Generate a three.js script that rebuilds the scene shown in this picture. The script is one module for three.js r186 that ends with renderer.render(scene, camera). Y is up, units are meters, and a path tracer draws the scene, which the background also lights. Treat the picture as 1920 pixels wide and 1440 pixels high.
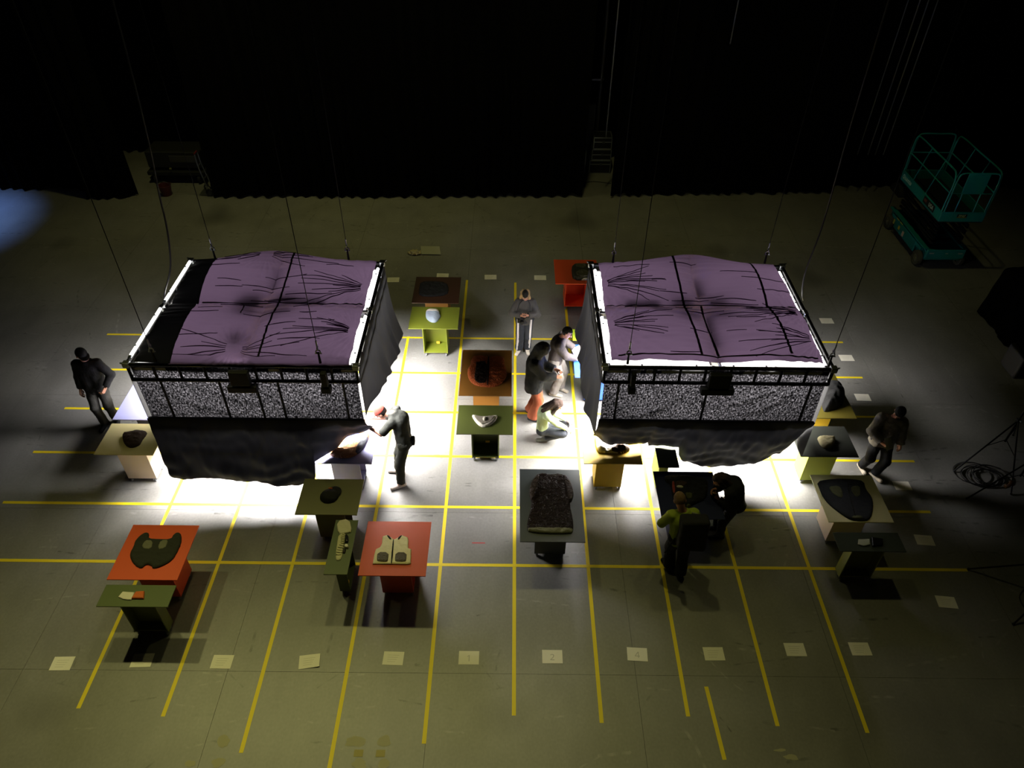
import * as THREE from 'three';
import { mergeGeometries } from 'three/addons/utils/BufferGeometryUtils.js';
import { RoundedBoxGeometry } from 'three/addons/geometries/RoundedBoxGeometry.js';
import { ImprovedNoise } from 'three/addons/math/ImprovedNoise.js';
import { RectAreaLightUniformsLib } from 'three/addons/lights/RectAreaLightUniformsLib.js';

// ---------------------------------------------------------------- camera, background, exposure
const scene = new THREE.Scene();
scene.background = new THREE.Color(0x000000);
const camera = new THREE.PerspectiveCamera(2 * Math.atan(720 / 1383.16) * 180 / Math.PI, 4 / 3, 0.1, 200);
camera.position.set(-0.0995, 10.095, 7.130);
camera.rotation.order = 'YXZ';
camera.rotation.set(-0.716, -0.0032, 0.0129);
const renderer = new THREE.WebGLRenderer({ antialias: true });
renderer.toneMapping = THREE.LinearToneMapping;
renderer.toneMappingExposure = 1.0;
renderer.shadowMap.enabled = true;
RectAreaLightUniformsLib.init();

// light levels: the panels inside the two tents, the high work lamps, the blue spot at the side
const LIGHT = { panel: 98, panelGlow: 3.0, tubeGlow: 7, panelColor: [1, 0.96, 0.92], workColor: [1, 0.94, 0.34], spot: 110 };
// high work lamps under the ceiling: x, y, z, candela, z of the spot they are aimed at
const WORK = [[-8.2, 10.6, -2.4, 84, 6.5], [-5.2, 10.6, -2.4, 72, 6.5], [-2.2, 10.6, -2.4, 52, 6.5], [0.8, 10.6, -2.4, 44, 6.5], [4.4, 10.6, -2.4, 16, 6.5], [-8.5, 10.6, -11.0, 34, -11.5], [-3.5, 10.6, -11.0, 30, -11.5], [1.5, 10.6, -11.0, 22, -11.5], [7.6, 10.6, -9.0, 15, -9.6]];

// ---------------------------------------------------------------- helpers
const V = (x, y, z) => new THREE.Vector3(x, y, z);
let seed = 12345;
const rnd = () => { seed = (seed + 0x6D2B79F5) | 0; let t = Math.imul(seed ^ (seed >>> 15), 1 | seed); t = (t + Math.imul(t ^ (t >>> 7), 61 | t)) ^ t; return ((t ^ (t >>> 14)) >>> 0) / 4294967296; };
const rr = (a, b) => a + (b - a) * rnd();
const perlin = new ImprovedNoise();
const N = (x, y, z = 0) => perlin.noise(x + 31.7, y + 17.3, z + 5.1);
const clamp = (x, a = 0, b = 1) => Math.min(b, Math.max(a, x));
const lerp = (a, b, t) => a + (b - a) * t;
const sstep = (a, b, x) => { const t = clamp((x - a) / (b - a)); return t * t * (3 - 2 * t); };
const taken = {};
function numbered(name) { const k = taken[name] = (taken[name] ?? -1) + 1; return k ? name + '_' + String(k).padStart(3, '0') : name; }
function tag(o, label, category, group, kind) {
  if (label) o.userData.label = label;
  if (category) o.userData.category = category;
  if (group) o.userData.group = group;
  if (kind) o.userData.kind = kind;
  return o;
}
function shadow(o) { o.castShadow = true; o.receiveShadow = true; return o; }
function thing(name, label, category, [x, y, z] = [0, 0, 0], turn = 0, group) {
  const o = new THREE.Group(); o.name = numbered(name); scene.add(o);
  o.position.set(x, y, z); o.rotation.y = turn;
  return tag(o, label, category, group);
}
function prep(g) {
  g = g.index ? g.toNonIndexed() : g;
  for (const k of Object.keys(g.attributes)) if (!['position', 'normal', 'uv'].includes(k)) g.deleteAttribute(k);
  if (!g.attributes.uv) g.setAttribute('uv', new THREE.BufferAttribute(new Float32Array(g.attributes.position.count * 2), 2));
  return g;
}
function part(name, geos, mat, parent) {
  geos = Array.isArray(geos) ? geos : [geos];
  const g = geos.length === 1 ? geos[0] : mergeGeometries(geos.map(prep));
  const m = shadow(new THREE.Mesh(g, mat)); m.name = name; (parent ?? scene).add(m);
  return m;
}
function one(name, label, category, geos, mat, group, pos) {     // a thing that is one mesh
  const m = part(numbered(name), geos, mat, scene);
  if (pos) m.position.set(...pos);
  return tag(m, label, category, group);
}
function struct(name, geos, mat, parent) { const m = part(name, geos, mat, parent ?? scene); m.userData.kind = 'structure'; return m; }
const box = (w, h, d, x = 0, y = 0, z = 0) => new THREE.BoxGeometry(w, h, d).translate(x, y, z);
const rbox = (w, h, d, x = 0, y = 0, z = 0, r = 0.01, s = 2) => new RoundedBoxGeometry(w, h, d, s, Math.min(r, w / 2.01, h / 2.01, d / 2.01)).translate(x, y, z);
function bar(a, b, r, seg = 8, r2 = r) {                          // a round bar between two points
  const d = V(b[0] - a[0], b[1] - a[1], b[2] - a[2]), L = d.length();
  const g = new THREE.CylinderGeometry(r2, r, L, seg);
  g.applyQuaternion(new THREE.Quaternion().setFromUnitVectors(V(0, 1, 0), d.normalize()));
  return g.translate((a[0] + b[0]) / 2, (a[1] + b[1]) / 2, (a[2] + b[2]) / 2);
}
const tube = (pts, r, seg = 24, rad = 7, closed = false) => new THREE.TubeGeometry(new THREE.CatmullRomCurve3(pts.map((p) => V(...p)), closed), seg, r, rad, closed);
// sheet: a grid of nu x nv quads given by f(u, v) -> [x, y, z]
function sheet(nu, nv, f, uvs = [1, 1]) {
  const p = [], uv = [], idx = [];
  for (let j = 0; j <= nv; j++) for (let i = 0; i <= nu; i++) { p.push(...f(i / nu, j / nv)); uv.push(i / nu * uvs[0], j / nv * uvs[1]); }
  for (let j = 0; j < nv; j++) for (let i = 0; i < nu; i++) { const a = j * (nu + 1) + i, b = a + 1, c = a + nu + 1, d = c + 1; idx.push(a, c, b, b, c, d); }
  const g = new THREE.BufferGeometry();
  g.setAttribute('position', new THREE.Float32BufferAttribute(p, 3)); g.setAttribute('uv', new THREE.Float32BufferAttribute(uv, 2));
  g.setIndex(idx); g.computeVertexNormals();
  return g;
}
// surface of the field f < 0 inside the box lo..hi, cells of size c (surface nets)
function blob(f, lo, hi, c) {
  const n = [0, 1, 2].map((k) => Math.ceil((hi[k] - lo[k]) / c) + 1), [nx, ny, nz] = n;
  const F = new Float32Array(nx * ny * nz);
  let q = 0;
  for (let k = 0; k < nz; k++) for (let j = 0; j < ny; j++) for (let i = 0; i < nx; i++) F[q++] = f(lo[0] + i * c, lo[1] + j * c, lo[2] + k * c);
  const id = new Int32Array(nx * ny * nz).fill(-1), pos = [], idx = [], at = (i, j, k) => i + nx * (j + ny * k);
  const E = [[0, 1], [2, 3], [4, 5], [6, 7], [0, 2], [1, 3], [4, 6], [5, 7], [0, 4], [1, 5], [2, 6], [3, 7]], cv = new Float32Array(8);
  for (let k = 0; k < nz - 1; k++) for (let j = 0; j < ny - 1; j++) for (let i = 0; i < nx - 1; i++) {
    let m = 0;
    for (let b = 0; b < 8; b++) { cv[b] = F[at(i + (b & 1), j + ((b >> 1) & 1), k + (b >> 2))]; if (cv[b] < 0) m |= 1 << b; }
    if (m === 0 || m === 255) continue;
    let x = 0, y = 0, z = 0, s = 0;
    for (const [a, b] of E) if ((cv[a] < 0) !== (cv[b] < 0)) {
      const t = cv[a] / (cv[a] - cv[b]);
      x += lerp(a & 1, b & 1, t); y += lerp((a >> 1) & 1, (b >> 1) & 1, t); z += lerp(a >> 2, b >> 2, t); s++;
    }
    id[at(i, j, k)] = pos.length / 3; pos.push(lo[0] + (i + x / s) * c, lo[1] + (j + y / s) * c, lo[2] + (k + z / s) * c);
  }
  const quad = (a, b, d, e, flip) => { if (a < 0 || b < 0 || d < 0 || e < 0) return; flip ? idx.push(a, d, b, a, e, d) : idx.push(a, b, d, a, d, e); };
  for (let k = 1; k < nz - 1; k++) for (let j = 1; j < ny - 1; j++) for (let i = 1; i < nx - 1; i++) {
    const v = F[at(i, j, k)] < 0;
    if (v !== (F[at(i + 1, j, k)] < 0)) quad(id[at(i, j - 1, k - 1)], id[at(i, j, k - 1)], id[at(i, j, k)], id[at(i, j - 1, k)], !v);
    if (v !== (F[at(i, j + 1, k)] < 0)) quad(id[at(i - 1, j, k - 1)], id[at(i - 1, j, k)], id[at(i, j, k)], id[at(i, j, k - 1)], !v);
    if (v !== (F[at(i, j, k + 1)] < 0)) quad(id[at(i - 1, j - 1, k)], id[at(i, j - 1, k)], id[at(i, j, k)], id[at(i - 1, j, k)], !v);
  }
  const g = new THREE.BufferGeometry();
  g.setAttribute('position', new THREE.Float32BufferAttribute(pos, 3));
  g.setAttribute('uv', new THREE.Float32BufferAttribute(pos.filter((_, i) => i % 3 !== 1), 2));   // uv = x, z in metres
  g.setIndex(idx); g.computeVertexNormals();
  return g;
}

// ---------------------------------------------------------------- textures and materials
function dataTex(w, h, f, srgb = true) {
  const d = new Uint8Array(w * h * 4);
  for (let j = 0, q = 0; j < h; j++) for (let i = 0; i < w; i++, q += 4) { const c = f(i / w, j / h, i, j); d[q] = c[0]; d[q + 1] = c[1]; d[q + 2] = c[2]; d[q + 3] = 255; }
  const t = new THREE.DataTexture(d, w, h); t.magFilter = THREE.LinearFilter; t.minFilter = THREE.LinearFilter; t.wrapS = t.wrapT = THREE.MirroredRepeatWrapping;
  if (srgb) t.colorSpace = THREE.SRGBColorSpace;
  t.needsUpdate = true; return t;
}
const std = (color, roughness = 0.8, more = {}) => new THREE.MeshStandardMaterial({ color, roughness, ...more });
const phys = (color, roughness, more = {}) => new THREE.MeshPhysicalMaterial({ color, roughness, ...more });

// painted floor: grey, with stains, scrapes and wheel marks
const marks = [];
for (let k = 0; k < 420; k++) { const a = rnd() < 0.7 ? rr(-0.25, 0.25) : rr(0, 3.14), L = rr(0.004, 0.035) * (rnd() < 0.1 ? 3 : 1); marks.push([rnd(), rnd(), Math.cos(a) * L, Math.sin(a) * L, rr(0.0006, 0.0016), rnd() < 0.45 ? rr(6, 20) : -rr(8, 34)]); }
const FT = 1536, floorLines = new Float32Array(FT * FT);
for (const [x, y, dx, dy, w, s] of marks) {
  const n = Math.ceil(Math.hypot(dx, dy) * FT) + 1;
  for (let k = 0; k <= n; k++) {
    const cx = (x + dx * k / n + 0.002 * Math.sin(k * 0.05 + x * 40)) * FT, cy = (y + dy * k / n) * FT, r = Math.max(1, w * FT);
    for (let b = -Math.ceil(r); b <= r; b++) for (let a = -Math.ceil(r); a <= r; a++) {
      const i = Math.floor(cx + a), j = Math.floor(cy + b);
      if (i >= 0 && j >= 0 && i < FT && j < FT && a * a + b * b <= r * r) floorLines[j * FT + i] = s * (0.5 + 0.5 * Math.sin(k * 0.21 + x * 90));
    }
  }
}
const floorTex = dataTex(FT, FT, (u, v, i, j) => {
  const big = N(u * 6, v * 6) * 10 + N(u * 17, v * 21) * 6 + N(u * 60, v * 22, 3) * 4, fine = N(u * 300, v * 300, 9) * 5 + N(u * 700, v * 240, 4) * 4;
  const stain = Math.max(0, N(u * 9 + 40, v * 9, 7) - 0.32) * -55;
  const c = 121 + big + fine + stain + floorLines[j * FT + i];
  return [clamp(c + 1, 0, 255), clamp(c, 0, 255), clamp(c - 3 + N(u * 8, v * 8, 20) * 4, 0, 255)];
});
floorTex.repeat.set(1 / 12, 1 / 12);
const weaveTex = dataTex(1024, 512, (u, v, i, j) => {
  const n = 1.3 * N(i * 0.24, j * 0.08, 1) + 1.0 * N(i * 0.09, j * 0.2, 2) + 0.7 * (rnd() - 0.5), big = N(u * 10, v * 6, 8) * 14;
  const c = clamp(96 + n * 120 + big, 8, 255); return [c, c, c];
});
const clothBump = dataTex(512, 512, (u, v, i, j) => { const c = clamp(128 + N(u * 24, v * 24, 3) * 80 + N(u * 70, v * 70, 5) * 40, 0, 255); return [c, c, c]; }, false);
clothBump.repeat.set(3, 3);
const satinBump = dataTex(512, 512, (u, v) => { const w = N(u * 9, v * 9, 2) * 0.35; const c = clamp(128 + 110 * Math.sin((N(u * 7 + w, v * 16, 4) + N(u * 15, v * 9, 6) * 0.5) * 9), 0, 255); return [c, c, c]; }, false);
satinBump.repeat.set(2.2, 2.2);
const M = {
  floor: std(0xffffff, 0.42, { map: floorTex }),
  wall: std(0x101113, 0.95), ceiling: std(0x0c0d0e, 0.95),
  tape: std(0xe8d018, 0.6), paper: std(0xe6e2d6, 0.9),
  drape: phys(0x010101, 1.0, { specularIntensity: 0.15, bumpMap: clothBump, bumpScale: 0.002 }),
  black: std(0x0b0b0c, 0.6), blackMetal: std(0x111214, 0.45, { metalness: 0.5 }), steel: std(0x9a9ea2, 0.35, { metalness: 0.9 }), dull: std(0x55585a, 0.5, { metalness: 0.7 }),
  rubber: std(0x17171a, 0.8), castor: std(0x8c8e90, 0.5, { metalness: 0.3 }),
  sheer: phys(0x343336, 1.0, { map: weaveTex, transmission: 0.55, thickness: 0, specularIntensity: 0.1, side: THREE.DoubleSide }),
  purple: phys(0x524256, 1.0, { transmission: 0.55, thickness: 0, specularIntensity: 0.1, side: THREE.DoubleSide, bumpMap: clothBump, bumpScale: 0.001 }),
  side: phys(0x121213, 0.9, { transmission: 0.35, thickness: 0, specularIntensity: 0.2, side: THREE.DoubleSide }),
  skirt: phys(0x0e0e10, 0.85, { transmission: 0.12, thickness: 0, specularIntensity: 0.3, side: THREE.DoubleSide, bumpMap: clothBump, bumpScale: 0.002 }),
  yellowSticker: std(0xe6b93a, 0.7),
};

// ---------------------------------------------------------------- room
const room = { x0: -16, x1: 16, z0: -16.5, z1: 12, h: 12 };
const floor = new THREE.Group(); floor.name = 'floor'; floor.userData.kind = 'structure'; scene.add(floor);
part('subfloor', box(room.x1 - room.x0, 0.2, room.z1 - room.z0, 0, -0.13, (room.z0 + room.z1) / 2), std(0x15161a, 0.9), floor);
{
  const P = 2.93, gap = 0.004, xs = [], zs = [];
  for (let x = -1.18 - 6 * P; x < room.x1; x += P) xs.push(x);
  for (let z = -1.06 - 6 * P; z < room.z1; z += P) zs.push(z);
  for (const x of xs) for (const z of zs) {
    const a = Math.max(x, room.x0) + gap / 2, b = Math.min(x + P, room.x1) - gap / 2, c = Math.max(z, room.z0) + gap / 2, d = Math.min(z + P, room.z1) - gap / 2;
    if (b - a < 0.1 || d - c < 0.1) continue;
    const g = box(b - a, 0.03, d - c, (a + b) / 2, -0.015 - rr(0, 0.0008), (c + d) / 2), p = g.attributes.position, uv = g.attributes.uv;
    for (let i = 0; i < p.count; i++) uv.setXY(i, p.getX(i) + 3.3, p.getZ(i) + 1.7);
    part('floor_panel', g, M.floor, floor);
  }
  // filled holes and small metal plates let into the paint
  const filler = std(0xa39f84, 0.9), plate = std(0x9a9058, 0.7, { metalness: 0.15 });
  const patch = (x, z, r, e, s) => {
    const pts = []; for (let k = 0; k < 18; k++) { const a = k / 18 * Math.PI * 2, q = r * (0.8 + 0.35 * N(Math.cos(a) * 1.3 + s, Math.sin(a) * 1.3, s) + 0.1 * N(a * 4, s)); pts.push(new THREE.Vector2(Math.cos(a) * q, Math.sin(a) * q * e)); }
    part('filler_patch', new THREE.ExtrudeGeometry(new THREE.Shape(pts), { depth: 0.0015, bevelEnabled: false }).rotateX(-Math.PI / 2).translate(x, 0, z), filler, floor);
  };
  patch(-4.22, 3.14, 0.09, 0.6, 1); patch(-3.88, 2.86, 0.11, 0.9, 2); patch(-3.86, 3.12, 0.1, 0.8, 3); patch(-2.12, 2.84, 0.17, 0.5, 4); patch(-1.73, 2.83, 0.11, 0.8, 5); patch(-2.02, 3.12, 0.12, 0.7, 6); patch(-1.7, 3.12, 0.1, 0.8, 7); patch(3.66, 2.99, 0.12, 0.35, 8); patch(3.55, 2.9, 0.1, 0.25, 9);
  for (const [x, z] of [[-2.05, 2.99], [-1.76, 2.99]]) part('metal_plate', box(0.12, 0.003, 0.09, x, 0.0015, z), plate, floor);
}
struct('ceiling', box(32.6, 0.3, 29.1, 0, room.h + 0.15, -2.25), M.ceiling);
struct('wall_back', box(32.6, room.h, 0.3, 0, room.h / 2, room.z0 - 0.15), M.wall);
struct('wall_front', box(32.6, room.h, 0.3, 0, room.h / 2, room.z1 + 0.15), M.wall);
struct('wall_left', box(0.3, room.h, 28.5, room.x0 - 0.15, room.h / 2, -2.25), M.wall);
struct('wall_right', box(0.3, room.h, 28.5, room.x1 + 0.15, room.h / 2, -2.25), M.wall);

// ---------------------------------------------------------------- high work lamps above the frame, and a blue spot at the side
for (const [x, y, z, k, aim] of WORK) {
  const t = thing('work_lamp', 'black work lamp hanging under the ceiling', 'lamp', [x, y, z], 0, 'work lamps under the ceiling'); t.rotation.x = -Math.atan2(aim - z, y);
  part('lamp_body', [new THREE.CylinderGeometry(0.12, 0.24, 0.3, 24, 1, true).translate(0, 0.16, 0), new THREE.CylinderGeometry(0.12, 0.12, 0.02, 24).translate(0, 0.31, 0)], std(0x111214, 0.5, { side: THREE.DoubleSide }), t);
  part('hanger', bar([0, 0.3, 0], [0, 1.1, 0], 0.015), M.blackMetal, t);
  part('light_lens', new THREE.CylinderGeometry(0.2, 0.2, 0.02, 24).translate(0, 0.06, 0), std(0x222222, 0.5, { emissive: new THREE.Color(...LIGHT.workColor), emissiveIntensity: 3 }), t);
  const l = new THREE.SpotLight(new THREE.Color(...LIGHT.workColor), k, 0, 0.72, 1); l.castShadow = true; l.shadow.radius = 8;
  l.position.set(x, y - 0.02, z); l.target.position.set(x, 0, aim); scene.add(l, l.target);
}
{
  const t = thing('spot_lamp', 'blue spot lamp high on the side wall', 'lamp', [-15.3, 5.2, -12.0]);
  part('lamp_body', new THREE.CylinderGeometry(0.14, 0.17, 0.4, 20), M.blackMetal, t);
  part('yoke', box(0.66, 0.05, 0.05, -0.35, 0, 0), M.blackMetal, t);
  part('light_lens', new THREE.CylinderGeometry(0.13, 0.13, 0.02, 20).translate(0, -0.21, 0), std(0x223344, 0.3, { emissive: 0x6f9dff, emissiveIntensity: 2 }), t);
  const s = new THREE.SpotLight(0x7fa8ff, LIGHT.spot, 0, 0.5, 0.9); s.castShadow = true; s.shadow.radius = 4;
  s.position.set(-15.3, 4.95, -12.0); s.target.position.set(-15.5, 0, -11.0); scene.add(s, s.target);
}

// ---------------------------------------------------------------- drapes along the back
function drape(label, x0, x1, z, bottom, z2 = z) {
  const w = x1 - x0, n = Math.round(w / 0.03), ph = rr(0, 9);
  const g = sheet(n, 14, (u, v) => {
    const x = lerp(x0, x1, u), y = lerp(9.2, bottom(x), v), k = 0.35 + 0.65 * v;
    const fold = 0.075 * Math.sin(x * 17 + 2.2 * N(x * 0.9, 0.3, ph) * 3) + 0.06 * N(x * 4.2, v * 0.8, ph);
    return [x + 0.02 * N(x * 5, v * 2, 4), y, lerp(z, z2, u) + fold * k + 0.06 * v * N(x * 1.3, 2, ph)];
  }, [w, 9]);
  const m = new THREE.Mesh(g, M.drape); M.drape.side = THREE.DoubleSide; shadow(m); m.name = numbered('black_drape'); scene.add(m);
  return tag(m, label, 'curtain', 'black stage drapes along the back');
}
const hem = (a, s) => (x) => a + 0.04 * N(x * 1.1, s) + 0.018 * Math.sin(x * 17 + s);
drape('black stage drape at the end beside the blue light', -16, -12.35, -12.95, hem(0.05, 1));
drape('bunched black drape end beside the hand truck gap', -12.35, -11.0, -12.4, hem(0.03, 2), -12.6);
drape('wide black stage drape right of the hand truck', -8.75, -3.5, -12.62, hem(0.05, 3), -12.72);
drape('wide black stage drape left of the flight cases', -3.6, 1.95, -12.72, hem(0.05, 4), -12.9);
drape('wide black stage drape right of the flight cases', 2.78, 9.4, -12.95, hem(0.06, 5), -13.35);
drape('black stage drape behind the scissor lift', 9.62, 15.9, -13.75, hem(0.05, 6), -13.8);
drape('black drape behind the gap with flight cases', 0.8, 4.2, -15.6, hem(0.2, 7));
drape('black drape behind the gap with the hand truck', -13, -7.5, -15.6, hem(0.2, 8));

// ---------------------------------------------------------------- yellow tape grid
const TW = 0.056;
const zEnd = { '-5': 2.43, '-4': 2.53, '-3': 3.0, '-2': 3.5, '-1': 2.86, 0: 2.47, 1: 2.56, 2: 2.46, 3: 2.58, 4: 2.66 };
const zTop = { '-2': -6.06, '-1': -8.39, 0: -8.3, 1: -7.97 };
const longLabel = ['beside the orange table with the dark jacket', 'between the dark jacket table and the khaki table', 'beside the khaki table with the round cap', 'under the orange table with the cream vest', 'between the cream vest table and the long coat table', 'midway between the two tents', 'along the edge of the long slate grey coat table', 'at the feet of the man with the backpack', 'under the feet of the woman with the cup', 'beside the cream table with the navy jacket'];
for (let i = -5; i <= 4; i++) {
  const a = zTop[i] ?? -6.0, b = zEnd[i], x = i * 1.2;
  one('floor_tape', 'lengthwise yellow tape line ' + longLabel[i + 5], 'tape', box(TW, 0.0012, b - a, x, 0.0008, (a + b) / 2), M.tape, 'lengthwise yellow tape lines');
}
for (const [z, a, b, lb] of [[0.02, -9.6, 7.37, 'passing under the cream vest table and the coat table'], [-1.18, -8.93, 7.28, 'just before both tent fronts'], [-2.39, -9.0, 7.49, 'under the front of the crescent bag table'], [-3.59, -8.97, 7.4, 'beside the feet of the hooded person'], [-4.8, -9.05, 7.37, 'just behind the copper vest table'], [-6.02, -9.14, 7.36, 'just behind the olive table with the blue pouch']])
  one('floor_tape', 'crosswise yellow tape line ' + lb, 'tape', box(b - a, 0.0012, TW, (a + b) / 2, 0.0021, z), M.tape, 'crosswise yellow tape lines');
one('floor_tape', 'short yellow tape piece lying apart from the grid', 'tape', box(TW, 0.0012, 1.0, 0, 0, 0).rotateY(0.05).translate(2.755, 0.0008, 2.53), M.tape);
one('floor_tape', 'short red tape mark on the bright floor', 'tape', box(0.22, 0.001, 0.018, -0.6, 0.0008, -0.42), std(0xb23030, 0.6));

// ---------------------------------------------------------------- numbered paper sheets
function paperTex(text) {
  const c = document.createElement('canvas'); c.width = 96; c.height = 68; const x = c.getContext('2d');
  x.fillStyle = '#e6e2d4'; x.fillRect(0, 0, 96, 68);
  x.strokeStyle = '#b9b5a8'; x.fillStyle = '#b9b5a8'; x.lineWidth = 3; x.font = '44px sans-serif'; x.textAlign = 'center'; x.textBaseline = 'middle';
  if (text) x.fillText(text, 48, 36); else { x.lineWidth = 1.5; for (let k = 0; k < 4; k++) { x.beginPath(); x.moveTo(20, 18 + k * 11); x.lineTo(74 - k * 5, 18 + k * 11); x.stroke(); } }
  const t = new THREE.CanvasTexture(c); t.colorSpace = THREE.SRGBColorSpace; return std(0xffffff, 0.9, { map: t });
}
const paperMat = { '': paperTex(''), 1: paperTex('1'), 2: paperTex('2'), 4: paperTex('4') };
const paperLabel = ['beyond the wallet table outside the tape grid', 'half shaded by the narrow wallet table', 'between the wallet table and the scarf table', 'with one lifted corner below the scarf table', 'lying before the cream vest table', 'bearing a faint handwritten one', 'bearing a faint handwritten two', 'bearing a faint handwritten four', 'beside the short loose tape piece', 'lying before the woman with the cup', 'beside the tape line of the navy jacket table', 'beside the tripod stand at a tape end', 'beside the narrow notebook table', 'at the feet of the walking man', 'beside the table with the dark heap', 'behind the dark heap table between crosswise tapes', 'beyond the last crosswise tape toward the scissor lift', 'behind the corner of the black strip tent', 'partly hidden behind the dark brown table', 'between two lengthwise tape ends at the back', 'between the middle tape and the bright orange table'];
const papers = [[-6.52, 1.78, 0.03, ''], [-5.39, 1.72, 0.04, ''], [-4.23, 1.73, 0.0, ''], [-2.97, 1.71, 0.14, ''], [-1.76, 1.65, -0.02, ''], [-0.66, 1.63, 0.0, '1'], [0.56, 1.6, 0.0, '2'], [1.81, 1.55, -0.05, '4'], [2.94, 1.53, 0.01, ''], [4.16, 1.45, 0.0, ''], [5.13, 1.43, 0.0, ''],
  [6.77, 0.62, -0.1, ''], [6.92, -0.57, -0.09, ''], [7.02, -1.78, -0.02, ''], [7.15, -4.17, -0.03, ''], [7.25, -5.46, 0.0, ''], [7.25, -6.83, 0.0, ''], [-3.03, -8.36, 0.05, ''], [-1.82, -8.57, 0.0, ''], [-0.62, -8.53, 0.03, ''], [0.62, -8.53, 0.0, '']];
papers.forEach(([x, z, a, t], k) => {
  const g = sheet(8, 6, (u, v) => [(u - 0.5) * 0.297, 0.003 + 0.004 * Math.max(0, N(u * 2 + k, v * 2, k)) + (k === 3 ? 0.02 * u * u * v : 0), (v - 0.5) * 0.21]);
  const uv = g.attributes.uv; for (let i = 0; i < uv.count; i++) uv.setY(i, 1 - uv.getY(i));
  const o = one('paper_sheet', 'white paper sheet ' + paperLabel[k], 'paper', g, paperMat[t], k < 11 ? 'paper sheets in the row before the tables' : k < 17 ? 'paper sheets in the column at the side' : 'paper sheets in the far row', [x, 0.0005, z]); o.rotation.y = a;
  o.material.side = THREE.DoubleSide;
});
{
  const t = thing('crumpled_sheet', 'folded white board and crumpled paper on the dim floor behind', 'paper', [-2.35, 0, -9.7]);
  part('board', sheet(6, 4, (u, v) => [-0.15 + u * 0.5 + v * 0.06, 0.03 + 0.03 * (1 - v), -0.2 + v * 0.36]), std(0x9b9a86, 0.9, { side: THREE.DoubleSide }), t);
  part('crumple', blob((x, y, z) => Math.hypot(x / 1.6, y * 1.5, z) - 0.1 + 0.05 * N(x * 16, y * 16, z * 16), [-0.25, -0.02, -0.2], [0.25, 0.15, 0.2], 0.012).translate(-0.27, 0.04, 0.1), std(0xa89d78, 0.9), t);
}

// ---------------------------------------------------------------- display tables: a thin top on a hollow pedestal half its size, on four castors
const castorGeo = [mergeGeometries([prep(new THREE.CylinderGeometry(0.033, 0.033, 0.022, 14).rotateZ(Math.PI / 2).translate(0, 0.034, 0.012)), prep(new THREE.CylinderGeometry(0.012, 0.012, 0.03, 8).rotateZ(Math.PI / 2).translate(0, 0.034, 0.012))]),
  mergeGeometries([prep(box(0.004, 0.05, 0.03, -0.016, 0.058, 0.006)), prep(box(0.004, 0.05, 0.03, 0.016, 0.058, 0.006)), prep(box(0.05, 0.006, 0.05, 0, 0.085, 0))])];
function table(label, [x0, x1, z0, z1], color, o = {}) {
  const w = x1 - x0, d = z1 - z0, t = thing('display_table', label, 'table', [(x0 + x1) / 2, 0, (z0 + z1) / 2]);
  const top = std(color, o.rough ?? 0.55), body = o.body ? std(o.body, 0.6) : top, th = 0.018, pw = o.pw ?? w / 2, pd = o.pd ?? d / 2, y0 = 0.088, y1 = 0.882, h = y1 - y0, ym = (y0 + y1) / 2;
  part('table_top', rbox(w, th, d, 0, 0.9 - th / 2, 0, 0.003, 1), top, t);
  const panels = { left: [th, h, pd, -pw / 2 + th / 2, ym, 0], right: [th, h, pd, pw / 2 - th / 2, ym, 0], back: [pw - 2 * th, h, th, 0, ym, -pd / 2 + th / 2], front: [pw - 2 * th, h, th, 0, ym, pd / 2 - th / 2] };
  for (const [k, b] of Object.entries(panels)) if (k !== (o.open ?? 'front')) part('side_panel', box(...b), body, t);
  part('bottom_panel', box(pw - 2 * th, th, pd - 2 * th, 0, y0 + th / 2, 0), body, t);
  for (const sx of [-1, 1]) for (const sz of [-1, 1]) {
    const c = part('castor_fork', castorGeo[1].clone().translate(sx * (pw / 2 - 0.04), 0, sz * (pd / 2 - 0.04)), M.dull, t);
    part('castor_wheel', castorGeo[0].clone().translate(sx * (pw / 2 - 0.04), 0, sz * (pd / 2 - 0.04)), M.castor, c);
  }
  if (o.sticker) tag(part('sticker', rbox(...o.sticker, 0.004, 1), M.yellowSticker, t), 'small yellow sticker inside the pedestal');
  return t;
}
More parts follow.
